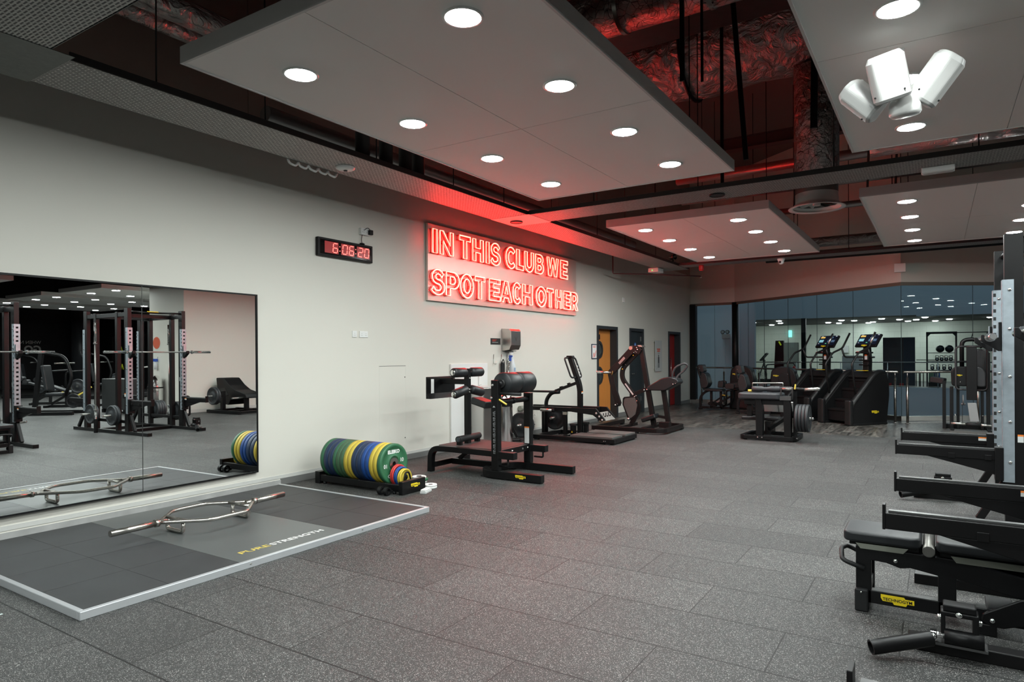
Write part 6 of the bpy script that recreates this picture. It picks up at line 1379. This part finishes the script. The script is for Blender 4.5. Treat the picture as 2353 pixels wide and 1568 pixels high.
def incline(x, y, rz, lab):
    t = thing('incline_bench', lab, 'bench', (x, y, 0), rz, 'benches in the mirrored hall')
    def B(nm, q, m, b=0): return q.build(nm, m, t, bev=b, local=True)
    q = M(); q.bb(-.6, -.05, 0, .9, .05, .08); q.bb(-.6, -.3, 0, -.52, .3, .07); q.bb(.82, -.25, 0, .9, .25, .07); q.bb(-.1, -.04, .08, -.02, .04, .5); q.bar((-.5, 0, .1), (.3, 0, .6), .07, .07); B('frame', q, BLK, .006)
    q = M(); q.box((-.35, 0, .62), (1.0, .3, .07), Matrix.Rotation(.35, 3, 'Y')); B('pad', q, VIN, .02)
    q = M(); q.cyl((-.85, -.2, .88), (-.85, .2, .88), .07); q.cyl((-.72, -.2, .78), (-.72, .2, .78), .07); B('leg_roller', q, VIN)
    q = M(); q.tube(fil([(-.2, -.25, .3), (-.2, -.25, 1.1), (.5, -.25, 1.15)], .12), .03); B('side_tube', q, BLK)
    q = M(); q.bar((.2, -.12, .35), (.6, -.12, .62), .03, .05); B('yellow_rail', q, YELP)
    return t
incline(16.6, 10.2, 2.4, 'long inclined bench with roller pads in the mirrored hall')
i2 = incline(18.6, 10.6, 2.2, 'second inclined bench, deeper in the mirrored hall')
def tower(x, y, rz, lab, plates=True):
    t = thing('lever_machine', lab, 'exercise machine', (x, y, 0), rz, 'plate-loaded machines in the mirrored hall')
    def B(nm, q, m, b=0): return q.build(nm, m, t, bev=b, local=True)
    q = M(); q.bb(-.7, -.4, 0, .7, -.3, .09); q.bb(-.7, .3, 0, .7, .4, .09); q.bb(-.7, -.3, .01, -.6, .3, .08); B('base_frame', q, BLK, .006)
    q = M(); q.bar((-.5, 0, .05), (-.3, 0, 1.75), .1, .1, up=(0, 1, 0)); q.tube(fil([(-.3, 0, 1.7), (.3, 0, 1.6), (.5, 0, 1.0), (.3, 0, .5)], .2), .045); B('lever_frame', q, BLK)
    q = M(); q.box((.1, 0, .55), (.45, .35, .09)); B('seat_pad', q, VIN, .03)
    q = M(); q.box((-.15, 0, 1.0), (.1, .35, .7), Matrix.Rotation(-.15, 3, 'Y')); B('back_pad', q, VIN, .03)
    q = M(); q.cyl((.3, -.45, 1.4), (.3, .45, 1.4), .02); B('handle_bar', q, STL)
    for z, xx in ((.75, .42), (.34, .3)):
        q = M(); q.cyl((xx, -.36, z), (xx, -.52, z), .022); B('plate_peg', q, STL)
        c = copy_tree(pl0); m_ = Matrix.Rotation(rz, 3, 'Z') @ Vector((xx, -.40, z)); c.location = Vector((x, y, 0)) + m_; c.rotation_euler = (0, 0, rz); c['label'] = 'black plate on the %s, %s peg' % (lab.replace('black lever machine ', 'lever machine '), 'upper' if z > .5 else 'lower'); c['group'] = 'plates on the mirrored lever machines'
    return t
tower(13.9, 8.6, 2.5, 'black lever machine left of centre in the mirrored hall')
tower(20.5, 13.0, 2.5, 'black lever machine behind the inclined benches in mirror')
tower(24.0, 12.0, 2.3, 'black lever machine far left in the mirrored hall')
for k in range(4):
    x, y = 19.6 + 1.0 * k, 15.2 + .1 * k
    t = thing('treadmill', 'dark treadmill in the mirrored row far away, %s' % ('nearest', 'second', 'third', 'farthest')[k], 'treadmill', (x, y, 0), 2.2, 'treadmills in the mirrored hall')
    M().bb(-.9, -.4, .02, .9, .4, .2).build('deck', BLKM, t, local=True, bev=.03)
    q = M(); q.bar((.7, -.38, .2), (.85, -.38, 1.4), .06, .08); q.bar((.7, .38, .2), (.85, .38, 1.4), .06, .08); q.build('upright', BLK, t, local=True); q = M(); q.box((.85, 0, 1.45), (.08, .7, .45), Matrix.Rotation(.5, 3, 'Y')); q.build('console', BLKM, t, local=True, bev=.02); q = M(); q.bar((.3, -.38, 1.15), (.8, -.38, 1.2), .05, .05); q.bar((.3, .38, 1.15), (.8, .38, 1.2), .05, .05); q.build('hand_rail', STL, t, local=True)
for k in range(3):
    t = thing('suspension_trainer', 'black and yellow strap trainer hanging far off in the mirror, %s of three' % ('left', 'middle', 'right')[k], 'strap', (24.5 + .8 * k, 16.8, 1.2), 0, 'strap trainers in the mirror')
    M().bar((24.5 + .8 * k, 16.8, 2.6), (24.5 + .8 * k, 16.8, 1.25), .04, .02, up=(0, 1, 0)).build('strap_web', BLKM, t); M().tube(fil([(24.4 + .8 * k, 16.8, 1.02), (24.5 + .8 * k, 16.8, 1.28), (24.6 + .8 * k, 16.8, 1.02)], .02), .022).build('yellow_grip', mat('neon_yellow', (.65, .75, .03), .5), t); M().box((24.5 + .8 * k, 16.78, 2.0), (.05, .02, .22), Matrix.Rotation(.5, 3, 'Y')).build('yellow_tag', mat('neon_yellow', (.65, .75, .03)), t)
tag(M().bb(24.2, 16.7, 2.6, 27, 16.9, 2.68).build('rig_beam', BLK), 'dark overhead beam carrying the strap trainers in the mirror', 'beam')
q = M(); q.bb(24.2, 16.75, 0, 24.3, 16.85, 2.6); q.bb(26.9, 16.75, 0, 27, 16.85, 2.6); tag(q.build('rig_post', BLK), 'pair of dark posts under the strap trainer beam in the mirror', 'post') if False else None
for x, s in ((24.25, 'left'), (26.95, 'right')): tag(M().bb(x - .05, 16.75, 0, x + .05, 16.85, 2.6).build('rig_post', BLK), 'dark %s post under the strap trainer beam in the mirror' % s, 'post')
tx = thing('wall_slogan', 'pale WHEN NO GO lettering on the black far wall in the mirror', 'lettering', (33.68, 16.4, 2.0))
text_mesh('small_lettering', 'WHEN NO', WHTP, tx, (33.69, 16.55, 2.36), (0, -1, 0), (0, 0, 1), height=.17, thick=.003, bold=.01)
text_mesh('large_lettering', 'GO', WHTP, tx, (33.69, 16.55, 1.88), (0, -1, 0), (0, 0, 1), height=.40, thick=.003, bold=.04)

# ================================================================ the gym across the void
YQ = 34.9
def fx(x): return 6.46 + (x - 6.46) * 1.052
def fz(z): return max(0, 1.5 + (z - 1.5) * 1.052)
t = thing('storage_rig', 'dark storage rig with shelves seen through the right back glazing', 'rig', (fx(6.63), YQ, 0))
xl, xr = fx(6.11), fx(7.15)
for x in (xl, xr):
    for y in (YQ, YQ + .6): M().bb(x - .03, y - .03, 0, x + .03, y + .03, 2.45).build('rig_post', ANTH, t)
q = M(); q.bb(xl, YQ - .03, 2.37, xr, YQ + .03, 2.45); q.bb(xl, YQ + .57, 2.37, xr, YQ + .63, 2.45); q.prism([(xl, 2.2), (xl + .15, 2.37), (xl, 2.37)], 1, YQ - .02, YQ + .02); q.prism([(xr, 2.2), (xr - .15, 2.37), (xr, 2.37)], 1, YQ - .02, YQ + .02); q.build('top_beam', ANTH, t)
q = M(); q.bb(xr, YQ, 2.38, xr + 2.2, YQ + .04, 2.42); q.bar((xr + .6, YQ, 2.38), (xr + .5, YQ, 2.0), .03, .03); q.bar((xr + 1.1, YQ, 2.38), (xr + 1.1, YQ, 2.1), .03, .03); q.build('pull_up_arm', ANTH, t)
SH = [fz(1.52), fz(1.17), fz(.79)]
for z in SH: M().bb(xl + .02, YQ, z - .03, xr - .02, YQ + .5, z).build('shelf', ANTH, t)
q = M(); q.cyl((fx(5.72), YQ - .05, fz(1.21)), (xr, YQ - .05, fz(1.21)), .016); q.build('rack_bar', BLK, t)
for k, x in enumerate((6.58, 6.905)):
    b_ = M().ball((fx(x), YQ + .2, SH[0] + .17), .165, 22, 14).build('medicine_ball', mat('ball_black', (.02, .022, .025), .35)); tag(b_, '%s black ball on the top shelf of the rig across the void' % ('left', 'right')[k], 'ball', 'balls on the far rig')
KB0 = None
for row, z in ((0, SH[1]), (1, SH[2])):
    for k in range(4):
        x = fx((6.47 + .163 * k) if row == 0 else (6.30 + .21 * k)); lab = 'dark kettlebell on the %s shelf of the far rig, %s from the left' % (('middle', 'bottom')[row], ('first', 'second', 'third', 'fourth')[k])
        if KB0 is None:
            KB0 = thing('kettlebell', lab, 'kettlebell', (x, YQ + .15, z + .004), 0, 'kettlebells on the far rig')
            M().lathe((0, 0, 0), (0, 0, 1), [(0, 0), (.05, 0), (.075, .04), (.078, .09), (.05, .14), (0, .15)], 20).build('bell', mat('kettle_iron', (.018, .02, .022), .45), KB0, local=True)
            M().tube(fil([(-.055, 0, .12), (-.065, 0, .23), (.065, 0, .23), (.055, 0, .12)], .04), .016, 10).build('handle', STL, KB0, local=True)
            M().cyl((0, -.079, .08), (0, -.075, .08), .03, n=14).build('weight_disc', WHT, KB0, local=True)
        else:
            c = copy_tree(KB0); c.location = (x, YQ + .15, z + .004); c['label'] = lab
for k in range(7):
    x = fx(6.20 + .058 * k); c = ('green', 'green', 'green', 'navy', 'navy', 'blue', 'blue')[k]
    q = M(); q.lathe((x - .026, YQ + .2, fz(.47)), (1, 0, 0), [(.03, 0), (.21, 0), (.225, .01), (.225, .045), (.21, .055), (.03, .055)], 32); tag(q.build('bumper_plate', pm(c)), '%s bumper plate under the far rig, %s from the left' % (c, ('first', 'second', 'third', 'fourth', 'fifth', 'sixth', 'last')[k]), 'weight plate', 'plates under the far rig')
t = thing('plate_cradle', 'dark low cradle under the plates of the far rig', 'plate rack', (fx(6.4), YQ + .2, 0)); q = M(); q.bb(fx(6.15), YQ + .05, .0, fx(6.6), YQ + .35, fz(.47) - .228); q.build('cradle', BLK, t)
for k, x in enumerate((5.77, 5.92)): tag(M().tube(fil([(fx(x) - .06, YQ, .0), (fx(x) - .06, YQ, .62), (fx(x) + .06, YQ, .62), (fx(x) + .06, YQ, 0)], .05), .018, 8).build('parallette', BLK), 'black floor bar standing left of the far rig, %s' % ('outer', 'inner')[k], 'bar', 'floor bars by the far rig')
t = thing('dark_board', 'tall dark double panel standing left of the far rig', 'panel', (fx(5.1), YQ + .4, 0)); M().bb(fx(4.45), YQ + .4, 0, fx(5.24), YQ + .5, fz(2.2)).build('board', mat('panel_umber', (.05, .045, .045), .5), t); M().bb(fx(5.24), YQ + .4, 0, fx(5.67), YQ + .48, fz(2.2)).build('side_leaf', mat('panel_slate', (.03, .045, .06), .5), t); q = M(); q.bb(fx(4.62), YQ + .35, 0, fx(4.78), YQ + .4, .12); q.bb(fx(5.08), YQ + .35, 0, fx(5.24), YQ + .4, .12); q.build('red_foot', REDP, t)
t = thing('white_cabinet', 'white cabinet in the room across, behind the stair climbers', 'cabinet', (fx(3.1), 36.5, 0)); M().bb(fx(2.7), 36.4, 0, fx(3.55), 36.9, 1.4).build('carcass', WHTP, t); M().bb(fx(2.9), 36.35, .3, fx(3.15), 36.4, .8).build('grey_panel', PALE, t)
tag(M().bb(fx(2.15), 41.85, 1.55, fx(2.45), 42, 1.95).build('hand_dryer', PALE), 'pale towel box on the far wall left of the climber screen', 'dispenser')
t = thing('far_mirror', 'grey mirror on the wall of the room across the void, at left', 'mirror', (fx(-.6), 41.9, .6)); M().bb(fx(-1.15), 41.9, .6, fx(-.1), 41.95, 2.15).build('glass_sheet', mat('dim_mirror', (.42, .48, .44), .15, .7), t); M().bb(fx(-1.17), 41.92, .58, fx(-.08), 41.995, 2.17).build('edge', ANTH, t)
t = thing('cable_tower', 'black tower trainer with yellow strap in the room across', 'exercise machine', (fx(-.15), 36.5, 0)); q = M(); q.prism([(fx(-.38), 0), (fx(.12), 0), (fx(.1), 2.2), (fx(-.28), 2.2)], 1, 36.4, 36.65); q.build('tower_body', BLKM, t, bev=.02); M().box((fx(-.06), 36.38, 2.05), (.07, .02, .22), Matrix.Rotation(-.5, 3, 'Y')).build('yellow_strap', mat('neon_yellow', (.65, .75, .03)), t); M().bb(fx(-.3), 36.37, .7, fx(-.05), 36.4, .74).build('yellow_rail', mat('neon_yellow', (.65, .75, .03)), t)
t = thing('treadmill', 'dark treadmill with tilted console in the room across the void', 'treadmill', (fx(.1), 35.4, 0)); M().bb(fx(-.9), 35.3, .02, fx(.85), 36.0, .22).build('deck', BLKM, t); q = M(); q.tube(fil([(fx(-.5), 35.3, .1), (fx(-.5), 35.3, .95), (fx(.75), 35.3, 1.05), (fx(.85), 35.3, .75)], .1), .03); q.build('hand_rail', ANTH, t); M().box((fx(-.62), 35.4, 1.35), (.06, .5, .5), Matrix.Rotation(.7, 3, 'Y')).build('console', BLKM, t); M().bar((fx(-.5), 35.4, .1), (fx(-.65), 35.4, 1.3), .08, .08).build('mast', BLK, t)
t = thing('air_bike', 'air bike with a big spoked fan wheel in the room across', 'exercise bike', (fx(-.75), 35.0, 0)); q = M(); q.pipe((fx(-.75), 35.0, .45), (fx(-.75), 35.06, .45), .36, .34); 
for k in range(10): a = PI * k / 10; q.bar((fx(-.75) - .34 * math.cos(a), 35.03, .45 - .34 * math.sin(a)), (fx(-.75) + .34 * math.cos(a), 35.03, .45 + .34 * math.sin(a)), .012, .012, up=(0, 1, 0))
q.build('fan_wheel', BLK, t); q = M(); q.bar((fx(-.75), 35.03, .45), (fx(-.5), 35.03, 1.2), .05, .05, up=(0, 1, 0)); q.bb(fx(-1.0), 34.9, 0, fx(-.3), 35.15, .08); q.build('frame', BLK, t)
t = thing('fire_extinguisher', 'red extinguisher by the dark pillar across the void', 'extinguisher', (fx(.83), 34.9, 0)); M().lathe((fx(.83), 34.9, .3), (0, 0, 1), [(0, 0), (.09, 0), (.09, .5), (.03, .6), (0, .62)], 16).build('cylinder', mat('alarm_red', (.5, .02, .02)), t); M().bb(fx(.83) - .09, 34.85, 0, fx(.83) + .09, 34.95, .3).build('stand', BLK, t)
t = thing('far_hand_rail', 'thin steel rail along the far edge of the void', 'hand rail', (3, 34.05, 0)); M().cyl((-3.5, 34.02, 1.1), (13.5, 34.02, 1.1), .024).build('top_rail', RAILS, t)
for k in range(9): M().cyl((-3 + 1.9 * k, 34.02, -.02), (-3 + 1.9 * k, 34.02, 1.1), .022, n=12).build('post', STL, t)
tag(M().bb(fx(-.6), 41.9, 2.5, fx(-.42), 41.98, 2.9).build('exit_sign', mat('exit_teal', (.3, .7, .65), .5, emit=(.3, .9, .8), es=1.2)), 'small glowing pale green sign above the far mirror', 'sign')
# ================================================================ camera, world, render settings
cam = bpy.data.cameras.new('camera'); co = bpy.data.objects.new('camera', cam); COL.objects.link(co)
yaw = math.radians(32.8214); roll = math.radians(-.30637)
rt = Vector((math.cos(yaw), math.sin(yaw), 0)); up = Vector((0, 0, 1)); fw = Vector((-math.sin(yaw), math.cos(yaw), 0))
r2 = rt * math.cos(roll) + up * math.sin(roll); u2 = -rt * math.sin(roll) + up * math.cos(roll)
mw = Matrix((r2, u2, -fw)).transposed().to_4x4(); mw.translation = (6.46, 0, 1.5)
co.matrix_world = mw
cam.sensor_fit = 'HORIZONTAL'; cam.sensor_width = 36; cam.lens = 1513.22 / 2353 * 36; cam.shift_x = 0; cam.shift_y = 33.1 / 2353
cam.clip_start = .05; cam.clip_end = 200
SC.camera = co
w = bpy.data.worlds.new('world'); SC.world = w; w.use_nodes = True
w.node_tree.nodes['Background'].inputs['Color'].default_value = (.5, .55, .6, 1); w.node_tree.nodes['Background'].inputs['Strength'].default_value = .03
SC.view_settings.view_transform = 'Standard'; SC.view_settings.look = 'None'; SC.view_settings.gamma = 1; SC.view_settings.use_curve_mapping = False
SC.view_settings.exposure = 0
cy = SC.cycles
cy.max_bounces = 7; cy.diffuse_bounces = 4; cy.glossy_bounces = 4; cy.transparent_max_bounces = 12; cy.transmission_bounces = 4
cy.sample_clamp_indirect = 6; cy.caustics_reflective = False; cy.caustics_refractive = False
cy.use_denoising = True
